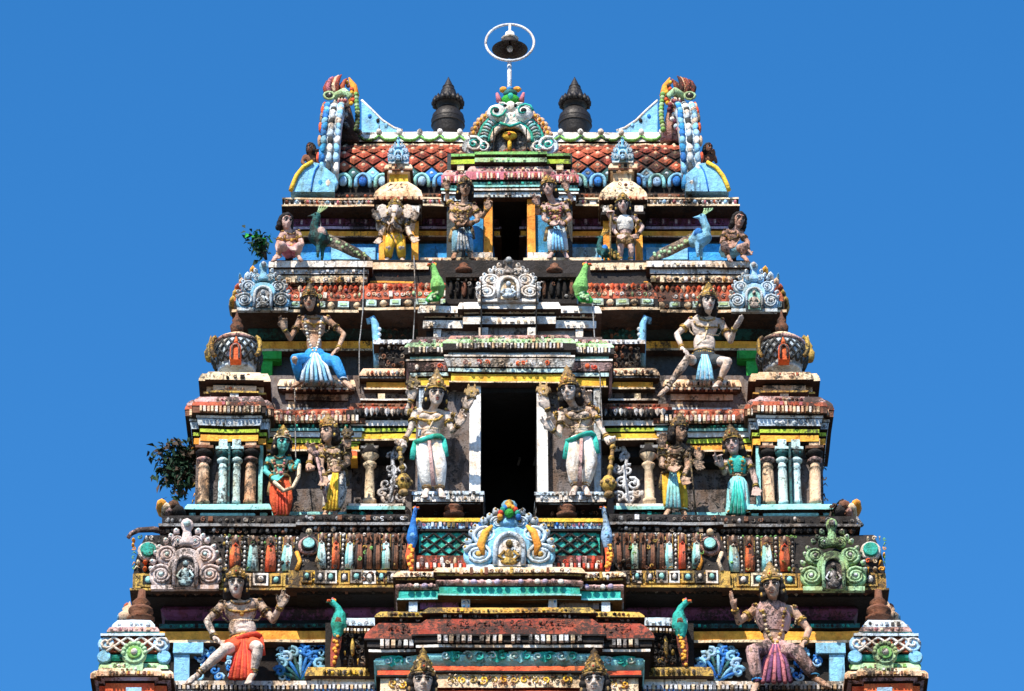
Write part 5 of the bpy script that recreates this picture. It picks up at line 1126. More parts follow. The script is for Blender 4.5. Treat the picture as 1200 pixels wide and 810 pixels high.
def statue(label, base, head, hh, J, cat='statue', group=None, yaw=0, pitch=6, roll=0, skin='skin', female=False, crown='tall', crown_m=('jewel','gold'),
           legwear=None, sash=None, hair=True, garland=None, jewels=True, arms=(), legs=(), hold=(), top=None, belly=0, kind='human', vox=.0125, pleat=None, bulk=1.0, name='statue', thread=False):
    """base=(px,py,y) ledge lip the figure stands on; every joint is (px,py,forward) and forward is metres in front of the body plane"""
    by = base[2]; y0 = by
    lowest = W(base[0], base[1], y0)
    def P(j): return W(j[0], j[1], y0 - j[2])
    h = hh*VM                                        # head height chin to hair
    root = empty(name, (lowest.x, y0, lowest.z), label, cat, group)
    B = MB(); C = P(J['chest']); Pv = P(J['pelvis']); sL = P(J['sL']); sR = P(J['sR']); H = P(head)
    sw = (sR-sL).length; X = (sR-sL).normalized(); up = (C-Pv).normalized(); F = X.cross(up).normalized()
    if F.y > 0: F = -F
    Rm = (Matrix.Rotation(math.radians(yaw), 4, 'Z') @ Matrix.Rotation(math.radians(pitch), 4, 'X') @ Matrix.Rotation(math.radians(roll), 4, 'Y')).to_3x3()
    Rb = Matrix((X, -F, up)).transposed()
    bk = bulk
    def bl(c, r): B.ball(c, r, skin, 14, 10, rot=Rb)
    mid = C.lerp(Pv, .5)
    if kind == 'human': head_geo(B, H, h, Rm, skin, female=female)
    B.tube([H+Vector((0,.02,-.25*h)), (sL+sR)/2+up*h*.05, C+up*h*.1], [.20*h*bk,.20*h*bk,.26*h], skin, 10, round_ends=True)
    tl = (C-Pv).length
    B.tube([sL+X*h*.04, (sL+sR)/2+up*h*.08, sR-X*h*.04], [.20*h*bk,.22*h*bk,.20*h*bk], skin, 10, round_ends=True)
    bl(C, (sw*.44, h*.36*bk, tl*.42)); bl(mid-up*tl*.05, (sw*(.30 if female else .35)*bk, h*(.30+belly), tl*.42)); bl(Pv, (sw*(.42 if female else .37)*bk, h*.36*bk, tl*.30))
    for s in (-1,1):
        if female: bl(C+X*s*sw*.22+F*h*.26+up*tl*.02, (h*.20,h*.19,h*.20))
        else: bl(C+X*s*sw*.20+F*h*.18+up*tl*.12, (sw*.22,h*.2,tl*.18)); 
    if not female:
        for k in range(3): bl(mid+up*tl*(.10-.16*k)+F*h*(.24+belly*.9), (sw*.16,h*.1,tl*.08))
    # arms
    hands = []
    for a in arms:
        sh = {'L': sL, 'R': sR}[a[0]]; e = P(a[1]); w = P(a[2]); tcap(B, sh, e, .185*h*bk, .13*h*bk, .17*h*bk, mat=skin); tcap(B, e, w, .135*h*bk, .085*h*bk, .135*h*bk, mat=skin)
        tip = P(a[4]) if len(a) > 4 and a[4] else w + (w-e).normalized()*h*.6
        dr = tip - w; nr = Vector(a[5]) if len(a) > 5 else Vector((0,-1,0.2))
        hand(B, w, dr, nr, h*.84, a[3], skin); hands.append((sh, e, w, tip))
    feet = []
    for l in legs:
        hp = Pv + X*(-1 if l[0] == 'L' else 1)*sw*.19 - up*tl*.1; k = P(l[1]); an = P(l[2]); to = P(l[3])
        tcap(B, hp, k, .30*h*bk, .20*h*bk, .27*h*bk, mat=skin); B.ball(k, .20*h*bk, skin, 10, 8)
        B.tube([k, k.lerp(an,.3), k.lerp(an,.7), an], [.18*h*bk,.205*h*bk,.15*h*bk,.10*h*bk], skin, 10, round_ends=True)
        fd = (to-an); fd = fd.normalized() if fd.length > 1e-5 else Vector((0,-1,0)); hl = an - fd*h*.12 + Vector((0,0,-.06*h)); fl = h*.95
        t_ = an + fd*fl*.72 + Vector((0,0,-.10*h)); B.tube([hl, an.lerp(t_,.5), t_], [.12*h,.13*h,.13*h], skin, 8, flat=1, round_ends=True)
        sdv = fd.cross(Vector((0,0,1))); sdv = sdv.normalized() if sdv.length > 1e-4 else Vector((1,0,0))
        for q in range(-2, 3): B.tube([t_+sdv*q*h*.055, t_+sdv*q*h*.062+fd*h*(.15-.02*abs(q))], [.045*h,.04*h], skin, 6, round_ends=True)
        feet.append((hp, k, an, t_))
    if kind == 'elephant':
        B.ball(H, (h*.42,h*.40,h*.44), skin, 14, 10)
        for s in (-1,1): B.ball(H+Vector((s*h*.13,-h*.12,h*.28)), (h*.2,h*.22,h*.2), skin, 10, 8)
        tr = [H+Vector((0,-h*.35,-h*.05)), H+Vector((0,-h*.62,-h*.4)), H+Vector((-.02,-h*.68,-h*.85)), H+Vector((-h*.12,-h*.66,-h*1.2)), H+Vector((-h*.32,-h*.64,-h*1.3)), H+Vector((-h*.4,-h*.66,-h*1.15))]
        B.tube(tr, [h*.2,h*.16,h*.13,h*.1,h*.08,h*.06], skin, 10, round_ends=True)
        for s in (-1,1):
            ec = H+Vector((s*h*.66,h*.0,-h*.02)); B.ball(ec, (h*.38,h*.07,h*.46), skin, 12, 8, rot=Matrix.Rotation(s*-.25,3,'Z')); B.ball(ec+Vector((s*h*.1,0,-h*.25)), (h*.22,h*.06,h*.25), skin, 10, 8)
            B.tube([H+Vector((s*h*.18,-h*.35,-h*.3)), H+Vector((s*h*.26,-h*.6,-h*.38))], [h*.055,h*.02], skin, 6, round_ends=True)
    nb = remesh(B, 'body', vox, 2); body = nb.build('body', root, jitter=.006)
    bvh = BVHTree.FromPolygons([tuple(v) for v in nb.v], nb.f)
    # painted face, hair, crown
    if kind == 'human': face_paint(root, H, h, Rm)
    else:
        mb = MB()
        for s in (-1,1): mb.ball(H+Vector((s*h*.24,-h*.33,h*.08)), (h*.07,h*.05,h*.05), 'ink', 7, 5)
        mb.ball(H+Vector((0,-h*.36,h*.25)), (h*.05,h*.04,h*.1), 'red', 6, 5); mb.build('painted_face', root, jitter=0)
    if hair:
        hb = MB()
        for (x, y, z, r) in ((0,-.22,.12,.42),(-.28,-.2,-.1,.22),(.28,-.2,-.1,.22),(-.34,-.22,-.38,.2),(.34,-.22,-.38,.2),(0,-.3,-.3,.3),(-.33,.02,.20,.15),(.33,.02,.20,.15),(-.38,.0,-.02,.14),(.38,.0,-.02,.14),(-.36,-.05,-.25,.17),(.36,-.05,-.25,.17),(0,.12,.36,.22),(-.2,.08,.32,.18),(.2,.08,.32,.18)):
            hb.ball(H + Rm @ Vector((x*h, -y*h, z*h)), r*h, 'hair', 10, 8)
        q = remesh(hb, 'hair', vox*1.2, 1); q.mats = ['hair']; q.build('hair', root, jitter=.004)
    if crown: crown_geo(root, H, h, Rm if kind == 'human' else Matrix.Identity(3), crown, crown_m)
    # jewellery laid on the body surface
    nk = (sL+sR)/2
    def drape(pts, r, mat, beads=0):
        out = []
        for p in pts:
            q = project(bvh, p, -F); out.append(q + F*r*.5)
        mbx = drape.mb
        if beads:
            for i in range(len(out)-1):
                n = max(1, int((out[i+1]-out[i]).length/(r*1.9)))
                for k in range(n): mbx.ball(out[i].lerp(out[i+1], k/n), r, mat if isinstance(mat, str) else mat[(i+k) % len(mat)], 6, 5)
        else: mbx.tube(out, r, mat, 6)
    if jewels:
        drape.mb = MB()
        for k, (w, d, r, mt) in enumerate(((.26,.28,.05,'jewel'),(.42,.62,.055,crown_m[1]),(.56,.95,.04,'cream'))):
            drape([nk + X*sw*w*math.sin(t) + up*(h*.12 - h*d*(1+math.cos(t))/2) for t in [(-PI/2)*1.05 + PI*1.05*i/8 for i in range(9)]], r*h, mt, beads=(k == 2))
        drape.mb.ball(project(bvh, nk-up*h*.55, -F), (.1*h,.08*h,.12*h), 'gold', 8, 6)
        drape.mb.build('necklace', root, jitter=0)
        for (sh, e, w, tip) in hands:
            for (a, b, t, r, nm) in ((sh, e, .5, .19, 'armlet'), (e, w, .86, .125, 'bracelet')):
                c = a.lerp(b, t); d = (b-a).normalized(); u = d.orthogonal().normalized(); v = d.cross(u); mb = MB()
                for o in (-.05,.05): mb.tube([c+d*o*h+(u*math.cos(2*PI*i/10)+v*math.sin(2*PI*i/10))*r*h*bk for i in range(11)], .035*h, 'gold' if o > 0 else 'jewel', 5, caps=False)
                if nm == 'armlet': mb.ball(c-Vector((0,r*h,0)), .08*h, 'gold', 7, 5)
                mb.build(nm, root, jitter=0)
        for (p0, s_) in ((sL,-1),(sR,1)):
            mb = MB()
            for k in range(5): an = PI*(k/4); mb.ball(p0+X*s_*h*.10*math.sin(an)+F*h*(.10+.12*math.cos(an))+up*h*.12, .055*h, ['gold','jewel','rose'][k % 3], 6, 5)
            mb.ball(p0+X*s_*h*.06+up*h*.14, .10*h, 'jewel', 8, 6); mb.build('epaulette', root, jitter=0)
        for (hp_, k_, an_, t_) in feet:
            mb = MB(); d = (an_-k_).normalized(); u = d.orthogonal().normalized(); v = d.cross(u)
            for o in (.86,.95): mb.tube([k_.lerp(an_, o)+(u*math.cos(2*PI*i/10)+v*math.sin(2*PI*i/10))*.135*h for i in range(11)], .03*h, 'gold' if o < .9 else 'jewel', 5, caps=False)
            mb.build('anklet', root, jitter=0)
        if not female:
            drape.mb = MB(); drape([Pv+up*tl*.22 + X*sw*x for x in (-.36,-.2,0,.2,.36)], .055*h, 'jewel'); drape([Pv+up*tl*.12 + X*sw*x for x in (-.38,-.2,0,.2,.38)], .05*h, 'gold', beads=1); drape.mb.ball(project(bvh, Pv+up*tl*.17, -F), (.12*h,.08*h,.12*h), 'gold', 8, 6); drape.mb.build('belt', root, jitter=0)
    if thread:
        drape.mb = MB(); drape([nk+X*sw*.3, C+X*sw*.12, mid-X*sw*.02, Pv+up*tl*.35-X*sw*.25], .035*h, 'cream'); drape.mb.build('chest_thread', root, jitter=0)
    if garland:
        drape.mb = MB(); drape([nk - X*sw*.30+up*h*.1, C - X*sw*.28, mid - X*sw*.20, Pv+up*tl*.1-X*sw*.06, Pv+up*tl*.0, Pv+up*tl*.1+X*sw*.06, mid + X*sw*.20, C + X*sw*.28, nk + X*sw*.30+up*h*.1], .075*h, garland, beads=1)
        drape.mb.build('garland', root, jitter=0)
    if top:
        tb = MB(); n = 16; vs = []
        rr = []
        for t in (.0,.18,.36,.55,.72,.88,1.0):
            c = mid.lerp(C+up*tl*.38, t) ; ex = sw*(.36+.12*math.sin(t*PI)); 
            rr.append([c + X*ex*math.cos(2*PI*j/n) + F*h*(.36+.14*math.sin(t*PI*.9))*math.sin(2*PI*j/n) for j in range(n)])
        vs = [p for r in rr for p in r]; fs = [(i*n+j, i*n+(j+1)%n, (i+1)*n+(j+1)%n, (i+1)*n+j) for i in range(len(rr)-1) for j in range(n)]
        tb.add(vs, fs, top, True)
        for s in (-1,1): tb.ball(C+X*s*sw*.22+F*h*.30+up*tl*.02, (h*.23,h*.2,h*.23), top, 10, 8, rot=Rb)
        tb.build('bodice', root, jitter=.004)
    # clothing below the waist
    if legwear:
        kind_, mt, mt2 = legwear; lb = MB()
        if kind_ in ('dhoti', 'short'):
            frac = 1.0 if kind_ == 'dhoti' else .0
            for (hp, k, an, t_) in feet:
                ph = U(0,6)
                fn = lambda t, a, ph=ph: 1 + .07*math.sin(7*a+ph+3*t) + .05*math.sin(13*a-2*t+ph)
                if kind_ == 'dhoti': lb.tube([hp+up*h*.15, hp, hp.lerp(k,.5), k, k.lerp(an,.35), k.lerp(an,.7), k.lerp(an,.93)], [.32*h,.34*h,.31*h,.26*h,.25*h,.23*h,.18*h], mt, 22, fn=fn)
                else: lb.tube([hp+up*h*.15, hp, hp.lerp(k,.35), hp.lerp(k,.62)], [.34*h,.36*h,.33*h,.28*h], mt, 22, fn=fn)
                if kind_ == 'dhoti': lb.tube([k.lerp(an,.93)+(Vector((math.cos(2*PI*i/10), math.sin(2*PI*i/10), 0)))*.19*h for i in range(11)], .035*h, mt2, 5, caps=False)
            lb.ball(Pv, (sw*.42, h*.42, tl*.30), mt, 14, 10, rot=Rb)
        elif kind_ == 'skirt':
            an = (feet[0][2]+feet[1][2])/2; rings = [(Pv+up*tl*.25, .34,.34), (Pv, .46,.42), (Pv.lerp(an,.3), .50,.42), (Pv.lerp(an,.65), .50,.42), (an-Vector((0,0,.02)), .56,.46)]
            n = 44; vs = []
            for i, (c, a_, b_) in enumerate(rings):
                for j in range(n):
                    th = 2*PI*j/n; f_ = 1 + (.02+.03*i)*math.sin(11*th+1.3)+(.01+.02*i)*math.sin(17*th)
                    vs.append(c + Vector((sw*1.06*a_*math.cos(th)*f_, h*b_*1.1*math.sin(th)*f_, 0)))
            fs = [((i+1)*n+j, (i+1)*n+(j+1)%n, i*n+(j+1)%n, i*n+j) for i in range(len(rings)-1) for j in range(n)]; lb.add(vs, fs, mt, True)
            lb.tube([an+Vector((sw*.6*math.cos(2*PI*i/20), h*.5*math.sin(2*PI*i/20), 0)) for i in range(21)], .045*h, mt2, 5, caps=False)
        lb.build({'dhoti':'dhoti','short':'loincloth','skirt':'skirt'}[kind_], root, jitter=.008)
    if sash:
        sb = MB(); mt = sash; cs = [Pv+up*tl*.05 + X*sw*.5*math.cos(a)+F*h*.44*math.sin(a) + up*h*.12*math.sin(a*2) for a in [PI*i/8 for i in range(9)]]
        sb.tube(cs, [.07*h,.10*h,.12*h,.11*h,.12*h,.11*h,.12*h,.1*h,.07*h], mt, 8, flat=.7)
        for s in (-1,1): a = cs[1 if s > 0 else 7]; sb.tube([a, a+Vector((s*.05*h,-.06*h,-.4*h)), a+Vector((s*.12*h,-.05*h,-.85*h))], [.09*h,.12*h,.10*h], mt, 8, flat=.4)
        sb.build('sash', root, jitter=.006)
    if pleat:
        mt, ln, wd = pleat[:3]; pb_ = MB(); o = Pv+F*h*.42-up*h*.02; tgt = P(pleat[3]) if len(pleat) > 3 else o-Vector((0,0,ln*h))
        for q in range(-3, 4):
            e = tgt+Vector((q*wd*h*.16, -.02*abs(q % 2), 0)); m1 = o.lerp(e,.5)+Vector((q*.012*wd,-.06*h*(1+(q % 2)*.5),0))
            rw = min(1, .25+wd); pb_.tube([o+X*q*h*.04*rw, m1, e], [.05*h*rw,.085*h*rw,.10*h*rw], mt if q % 2 == 0 else (pleat[4] if len(pleat) > 4 else mt), 6)
        pb_.build('pleated_sash', root, jitter=.004)
    for fn_ in hold: fn_(root, P, h)
    return root

def club(px, py0, py1, d, lean=0, mats=('jewel','gold')):
    def f(root, P, h):
        a = P((px, py0, d)); b = P((px+lean, py1, d)); mb = MB(); mb.tube([a, a.lerp(b,.5), b], [.03,.028,.035], mats[0], 8)
        for t in (.15,.4,.62): mb.ball(a.lerp(b,t), .05, mats[1], 8, 6)
        mb.ball(b+Vector((0,0,.02)), (.11,.10,.13), mats[1], 10, 8)
        for k in range(7): an = PI*2*k/7; mb.ball(b+Vector((.1*math.cos(an), .09*math.sin(an), .02)), .035, mats[0], 6, 4)
        mb.lathe(b-Vector((0,0,.22)), [(.02,0),(.08,.04),(.06,.1)], mats[0], 8); mb.build('club', root)
    return f
def rod(pa, pb, r, mat, nm='staff', knob=True):
    def f(root, P, h):
        mb = MB(); a = P(pa); b = P(pb); mb.tube([a, a.lerp(b,.5), b], r, mat, 7)
        if knob: mb.ball(a, r*2.4, mat, 8, 6)
        mb.build(nm, root)
    return f
def disc_attr(p, r, mat):
    def f(root, P, h):
        mb = MB(); c = P(p); mb.disc((c.x, c.y, c.z), r, .03, mat, 14); mb.ball((c.x, c.y-.03, c.z), r*.3, 'gold', 6, 5); 
        for k in range(6): an = PI*2*k/6; mb.lathe((c.x+r*math.cos(an), c.y, c.z+r*math.sin(an)-.02), [(.03,0),(.02,.05),(.003,.09)], mat, 6)
        mb.build('emblem', root)
    return f
def bow(pts, r, mat):
    def f(root, P, h):
        mb = MB(); mb.tube([P(p) for p in pts], r, mat, 7, round_ends=True); mb.build('curved_bow', root)
    return f

# --- second storey: two seated statues ---
statue('seated goddess in blue skirt with white bead garland, left of the second storey', (370,446,1.0), (363,354,.26), 21,
  dict(chest=(367,383,.05), pelvis=(369,418,0), sL=(352,375,.0), sR=(384,375,.0)), yaw=-6, pitch=10, skin='skinwarm', female=True, crown='mid', garland=['whiteclean','cream'],
  arms=(('L',(340,397,.02),(333,385,.22),'mudra',(331,372,.28),(0,-1,.2)), ('R',(403,392,.0),(396,410,.25),'rest',(388,414,.36),(0,-.3,-1))),
  legs=(('L',(346,421,.42),(352,447,.15),(345,450,.3)), ('R',(394,424,.42),(404,446,.42),(416,456,.55))),
  legwear=('dhoti','bright_blue','paleblue'), pleat=('sky',2.2,1.5,(371,447,.40),'paleblue'), bulk=.95)
statue('bare-chested crowned seated statue, one bare leg stretched out, right of the second storey', (827,446,1.0), (830,355,.28), 22,
  dict(chest=(826,382,.05), pelvis=(825,420,0), sL=(810,377,.02), sR=(845,378,.0)), yaw=14, pitch=8, skin='skinpale', crown='mid', thread=True, crown_m=('gold','jewel'),
  arms=(('L',(793,392,.0),(800,409,.2),'rest',(808,414,.34),(0,-.3,-1)), ('R',(856,400,.05),(861,384,.25),'open',(868,374,.32),(.2,-.3,1))),
  legs=(('L',(806,421,.45),(781,455,.45),(773,461,.6)), ('R',(853,424,.45),(843,447,.38),(838,451,.55))),
  legwear=('short','slate','dark'), pleat=('paleblue',1.6,.7,(826,446,.38),'sky'), bulk=1.05)
# --- lowest storey in view: two seated statues ---
statue('bare-chested seated statue with red sash and raised hand, at the lower left', (275,797,-.68), (277,686,.26), 25,
  dict(chest=(282,716,.05), pelvis=(286,753,0), sL=(261,710,.0), sR=(304,708,.0)), yaw=0, pitch=8, skin='skinpale', crown='turban', crown_m=('gold','gold'),
  arms=(('L',(243,728,.05),(252,749,.25),'rest',(264,754,.4),(0,-.3,-1)), ('R',(320,727,.05),(329,710,.25),'mudra',(335,697,.3),(0,-1,.2))),
  legs=(('L',(262,762,.5),(232,790,.42),(219,799,.6)), ('R',(303,759,.5),(297,789,.38),(291,797,.55))),
  legwear=('short','vermilion','red'), pleat=('vermilion',2.0,.9,(283,796,.42),'red'), sash='red', bulk=1.08)
statue('seated goddess in purple drape and bead garland beside the green corner arch, at lower right', (910,797,-.68), (905,689,.26), 26,
  dict(chest=(906,722,.05), pelvis=(908,760,0), sL=(886,714,.0), sR=(930,716,.0)), yaw=-10, pitch=10, roll=-4, skin='skinwarm', female=True, crown='mid', garland=['cream','gold'], top='pink',
  arms=(('L',(866,729,.05),(861,714,.2),'open',(857,701,.26),(.2,-.3,1)), ('R',(948,738,.0),(943,753,.2),'rest',(935,759,.34),(0,-.3,-1))),
  legs=(('L',(882,763,.5),(888,800,.4),(882,808,.6)), ('R',(934,764,.5),(956,794,.42),(972,803,.6))),
  legwear=('dhoti','pink','bright_blue'), pleat=('rose',2.2,1.3,(907,800,.44),'purple'), bulk=1.0)
# --- third storey: the two door guardians ---
gg = 'crowned guardians standing in white cloth beside the tall doorway'
statue('white-clothed door guardian with turquoise sash and club, left of the tall doorway', (505,578,.02), (511,464,.16), 25,
  dict(chest=(505,494,.03), pelvis=(503,519,0), sL=(487,484,.02), sR=(522,485,.02)), yaw=12, pitch=8, skin='skinpale', crown='tall', group=gg,
  arms=(('L',(481,503,.05),(474,517,.1),'grip',(466,524,.15),(0,-1,0)), ('L',(477,484,-.05),(482,468,.05),'mudra',(485,456,.1)), ('R',(530,506,.1),(537,498,.25),'mudra',(543,487,.3)), ('R',(538,492,-.02),(546,478,.1),'open',(551,466,.15))),
  legs=(('L',(497,546,.08),(500,573,.0),(497,580,.2)), ('R',(516,547,.08),(515,573,.0),(519,580,.2))),
  legwear=('dhoti','whiteclean','jewel'), sash='teal', pleat=('white',2.4,.12,(508,570,.2),'pink'), hold=(club(468,520,566,.15,5), disc_attr((484,450,.12),.09,'jewel'), disc_attr((553,460,.16),.09,'jewel')), bulk=.9, thread=True)
statue('white-clothed door guardian right of the tall doorway, turquoise sash, club on the far right', (681,576,.02), (667,460,.16), 25,
  dict(chest=(677,492,.03), pelvis=(681,517,0), sL=(659,484,.02), sR=(694,482,.02)), yaw=-16, pitch=8, roll=-3, skin='skinpale', crown='tall', group=gg,
  arms=(('R',(704,500,.05),(711,513,.1),'grip',(719,521,.15),(0,-1,0)), ('R',(702,482,-.05),(690,472,.05),'mudra',(688,464,.1)), ('L',(655,511,.1),(647,503,.25),'mudra',(640,494,.3)), ('L',(645,490,-.02),(641,478,.1),'open',(637,466,.15))),
  legs=(('L',(671,545,.08),(675,570,.0),(670,578,.2)), ('R',(692,544,.08),(685,570,.0),(690,578,.2))),
  legwear=('dhoti','whiteclean','jewel'), sash='teal', pleat=('white',2.4,.12,(679,570,.2),'pink'), hold=(club(719,517,568,.15,-6), disc_attr((637,458,.16),.09,'jewel')), bulk=.9, thread=True)
# --- third storey: four more standing statues ---
statue('many-armed standing statue in white and yellow cloth, facing left beside the cream pillar', (388,604,.42), (385,508,.14), 22,
  dict(chest=(390,534,.02), pelvis=(393,556,0), sL=(377,526,.02), sR=(403,525,.0)), yaw=-42, pitch=6, skin='skinwarm', crown='mid',
  arms=(('L',(374,543,.12),(369,532,.28),'mudra',(364,523,.33)), ('L',(376,548,.15),(381,560,.3),'rest',(378,570,.34)), ('R',(410,535,.0),(408,524,.14),'open',(407,513,.18)), ('R',(408,543,.08),(398,549,.28),'rest',(390,551,.34)), ('L',(366,528,.0),(362,545,.12),'grip',(364,553,.15))),
  legs=(('L',(386,577,.08),(383,598,.0),(379,605,.18)), ('R',(400,577,.06),(394,599,.0),(391,605,.18))),
  legwear=('dhoti','white','yellow'), sash='jewel', pleat=('orange',2.2,.5,(388,598,.22),'yellow'), hold=(rod((371,532,.36),(382,588,.3),.022,'pink','staff'), disc_attr((408,508,.2),.07,'jewel')), garland=['jewel','cream'])
statue('turquoise-skinned standing statue in orange dhoti holding a curved bow', (328,612,.42), (331,521,.14), 21,
  dict(chest=(327,543,.02), pelvis=(328,564,0), sL=(316,538,.02), sR=(338,538,.0)), yaw=22, pitch=5, skin='skinteal', crown='mid', crown_m=('gold','cream'),
  arms=(('L',(311,552,.02),(320,560,.2),'rest',(329,562,.28)), ('R',(342,550,.08),(346,548,.22),'grip',(350,545,.3))),
  legs=(('L',(322,585,.08),(326,607,.0),(322,613,.18)), ('R',(337,585,.08),(333,607,.0),(336,613,.18))),
  legwear=('dhoti','vermilion','red'), sash='jewel', pleat=('orange',2.2,.5,(331,604,.22),'vermilion'), hold=(bow([(322,566,.3),(332,575,.34),(343,571,.34),(350,558,.33),(351,546,.32)],.03,'cream'),), garland=['rose','cream'])
statue('many-armed statue in yellow cloth with tall crown, facing right and holding a thin staff', (790,603,.42), (796,507,.14), 22,
  dict(chest=(791,533,.02), pelvis=(789,556,0), sL=(779,526,.0), sR=(805,525,.02)), yaw=42, pitch=6, skin='skinwarm', crown='mid',
  arms=(('R',(809,544,.12),(816,541,.28),'open',(821,549,.33)), ('R',(806,549,.15),(800,560,.3),'rest',(804,566,.34)), ('L',(772,536,.0),(775,524,.14),'open',(777,513,.18)), ('L',(775,545,.08),(785,549,.28),'rest',(793,551,.34)), ('R',(815,530,.0),(819,540,.12),'mudra',(821,532,.15))),
  legs=(('L',(783,576,.06),(784,597,.0),(779,604,.18)), ('R',(799,577,.08),(801,599,.0),(804,605,.18))),
  legwear=('dhoti','yellow','aqua'), sash='jewel', pleat=('white',2.2,.6,(789,596,.22),'aqua'), hold=(rod((808,528,.3),(816,604,.26),.014,'jewel','staff'),), garland=['jewel','cream'])
statue('female statue in turquoise draped dress, rightmost of the standing statues', (866,607,.42), (859,522,.14), 23,
  dict(chest=(864,546,.02), pelvis=(865,568,0), sL=(853,540,.0), sR=(876,540,.02)), yaw=-14, pitch=6, roll=-6, skin='skinpink', female=True, crown='mid', crown_m=('jewel','gold'), top='teal',
  arms=(('R',(883,556,.02),(886,572,.12),'rest',(886,582,.18)), ('L',(849,554,.06),(846,546,.22),'mudra',(842,538,.28))),
  legs=(('L',(860,586,.06),(861,603,.0),(858,608,.18)), ('R',(871,586,.06),(870,603,.0),(873,608,.18))),
  legwear=('skirt','aqua','orange'), garland=['jewel','gold'], pleat=('aqua',2.2,.6,(864,603,.28),'teal'))
# --- top storey ---
statue('statue in blue cloth left of the uppermost doorway, one hand raised', (541,300,1.95), (545,222,.14), 19,
  dict(chest=(543,249,.02), pelvis=(541,270,0), sL=(531,242,.02), sR=(555,242,.02)), yaw=6, pitch=8, skin='skinwarm', crown='low',
  arms=(('L',(524,234,.0),(524,222,.1),'mudra',(523,213,.14)), ('R',(565,254,.04),(571,245,.16),'mudra',(574,236,.2)), ('L',(529,256,.06),(537,262,.22),'rest',(545,262,.28)), ('R',(560,258,.06),(552,262,.2),'rest',(546,258,.26))),
  legs=(('L',(535,284,.07),(534,296,.0),(531,301,.16)), ('R',(549,284,.07),(550,296,.0),(553,301,.16))),
  legwear=('dhoti','sky','paleblue'), sash='jewel', pleat=('bright_blue',1.6,.6,(543,294,.2),'paleblue'), garland=['jewel','gold'], vox=.0115)
statue('statue in blue and white cloth right of the uppermost doorway, hand lifted behind shoulder', (655,300,1.95), (643,221,.14), 19,
  dict(chest=(650,248,.02), pelvis=(652,269,0), sL=(638,242,.02), sR=(662,241,.02)), yaw=-14, pitch=8, roll=-5, skin='skinpink', crown='low',
  arms=(('R',(670,234,.0),(664,222,.1),'mudra',(663,213,.14)), ('L',(630,250,.04),(630,240,.16),'mudra',(628,231,.2)), ('L',(637,257,.06),(646,262,.22),'rest',(654,262,.28)), ('R',(668,256,.06),(661,262,.2),'rest',(654,260,.26))),
  legs=(('L',(647,284,.07),(647,296,.0),(643,301,.16)), ('R',(660,284,.07),(662,296,.0),(665,301,.16))),
  legwear=('dhoti','paleblue','gold'), sash='jewel', pleat=('jewel',1.6,.6,(654,294,.2),'sky'), garland=['jewel','rose'], vox=.0115)
statue('small elephant-headed statue with round belly and yellow leg wraps under a bell-roofed niche', (463,307,1.98), (463,247,.16), 19,
  dict(chest=(463,262,.02), pelvis=(463,278,0), sL=(452,258,.02), sR=(475,258,.02)), pitch=4, skin='skinpale', crown='low', kind='elephant', belly=.32, hair=False,
  arms=(('L',(444,268,.02),(443,257,.16),'mudra',(440,249,.2)), ('L',(447,272,.06),(445,280,.2),'rest',(442,285,.24)), ('R',(483,268,.02),(485,257,.16),'mudra',(488,249,.2)), ('R',(479,272,.06),(483,279,.2),'rest',(487,283,.24))),
  legs=(('L',(456,290,.12),(455,302,.0),(451,307,.16)), ('R',(470,290,.12),(471,302,.0),(474,307,.16))),
  legwear=('dhoti','yellow','gold'), bulk=1.15, vox=.0115)
statue('small standing statue in short white tunic, hand on hip, under the right bell-roofed niche', (732,308,1.98), (730,241,.14), 18,
  dict(chest=(732,262,.02), pelvis=(733,280,0), sL=(722,256,.02), sR=(744,256,.02)), yaw=0, pitch=6, skin='skinpink', crown='low',
  arms=(('L',(716,266,.02),(716,256,.14),'grip',(716,248,.18)), ('R',(753,266,.0),(747,276,.1),'rest',(741,279,.16)), ('L',(719,270,.05),(725,277,.2),'rest',(731,279,.26))),
  legs=(('L',(727,292,.06),(727,304,.0),(724,309,.16)), ('R',(740,292,.06),(739,304,.0),(742,309,.16))),
  legwear=('short','jewel','gold'), top='white', bulk=.9, vox=.0115, hold=(rod((716,242,.2),(715,304,.16),.014,'jewel','staff'),))
statue('pale pink figure crouching beside the dark green peacock on the top storey', (338,305,1.6), (335,260,.12), 18,
  dict(chest=(340,279,.0), pelvis=(341,294,0), sL=(331,275,.06), sR=(349,274,.0)), yaw=28, pitch=14, skin='skinpink', crown=None,
  arms=(('L',(325,288,.08),(327,298,.2),'rest',(324,303,.26)), ('R',(354,286,.1),(347,292,.3),'rest',(340,292,.36))),
  legs=(('L',(330,287,.34),(326,299,.22),(320,304,.34)), ('R',(351,288,.36),(349,299,.24),(353,304,.38))),
  legwear=('short','rose','pink'), bulk=1.1, vox=.0115)
statue('pale figure in blue loincloth crouching behind the blue-necked peacock on the top storey', (858,305,1.6), (866,259,.12), 18,
  dict(chest=(859,278,.0), pelvis=(854,294,0), sL=(850,273,.0), sR=(868,274,.06)), yaw=16, pitch=10, roll=8, skin='skinpink', crown=None,
  arms=(('L',(846,284,.1),(854,289,.28),'rest',(861,288,.34)), ('R',(876,284,.06),(876,294,.2),'rest',(878,300,.26))),
  legs=(('L',(849,287,.34),(853,299,.26),(856,304,.38)), ('R',(873,288,.34),(870,299,.24),(876,304,.36))),
  legwear=('short','sky','bluelight'), bulk=1.1, vox=.0115)
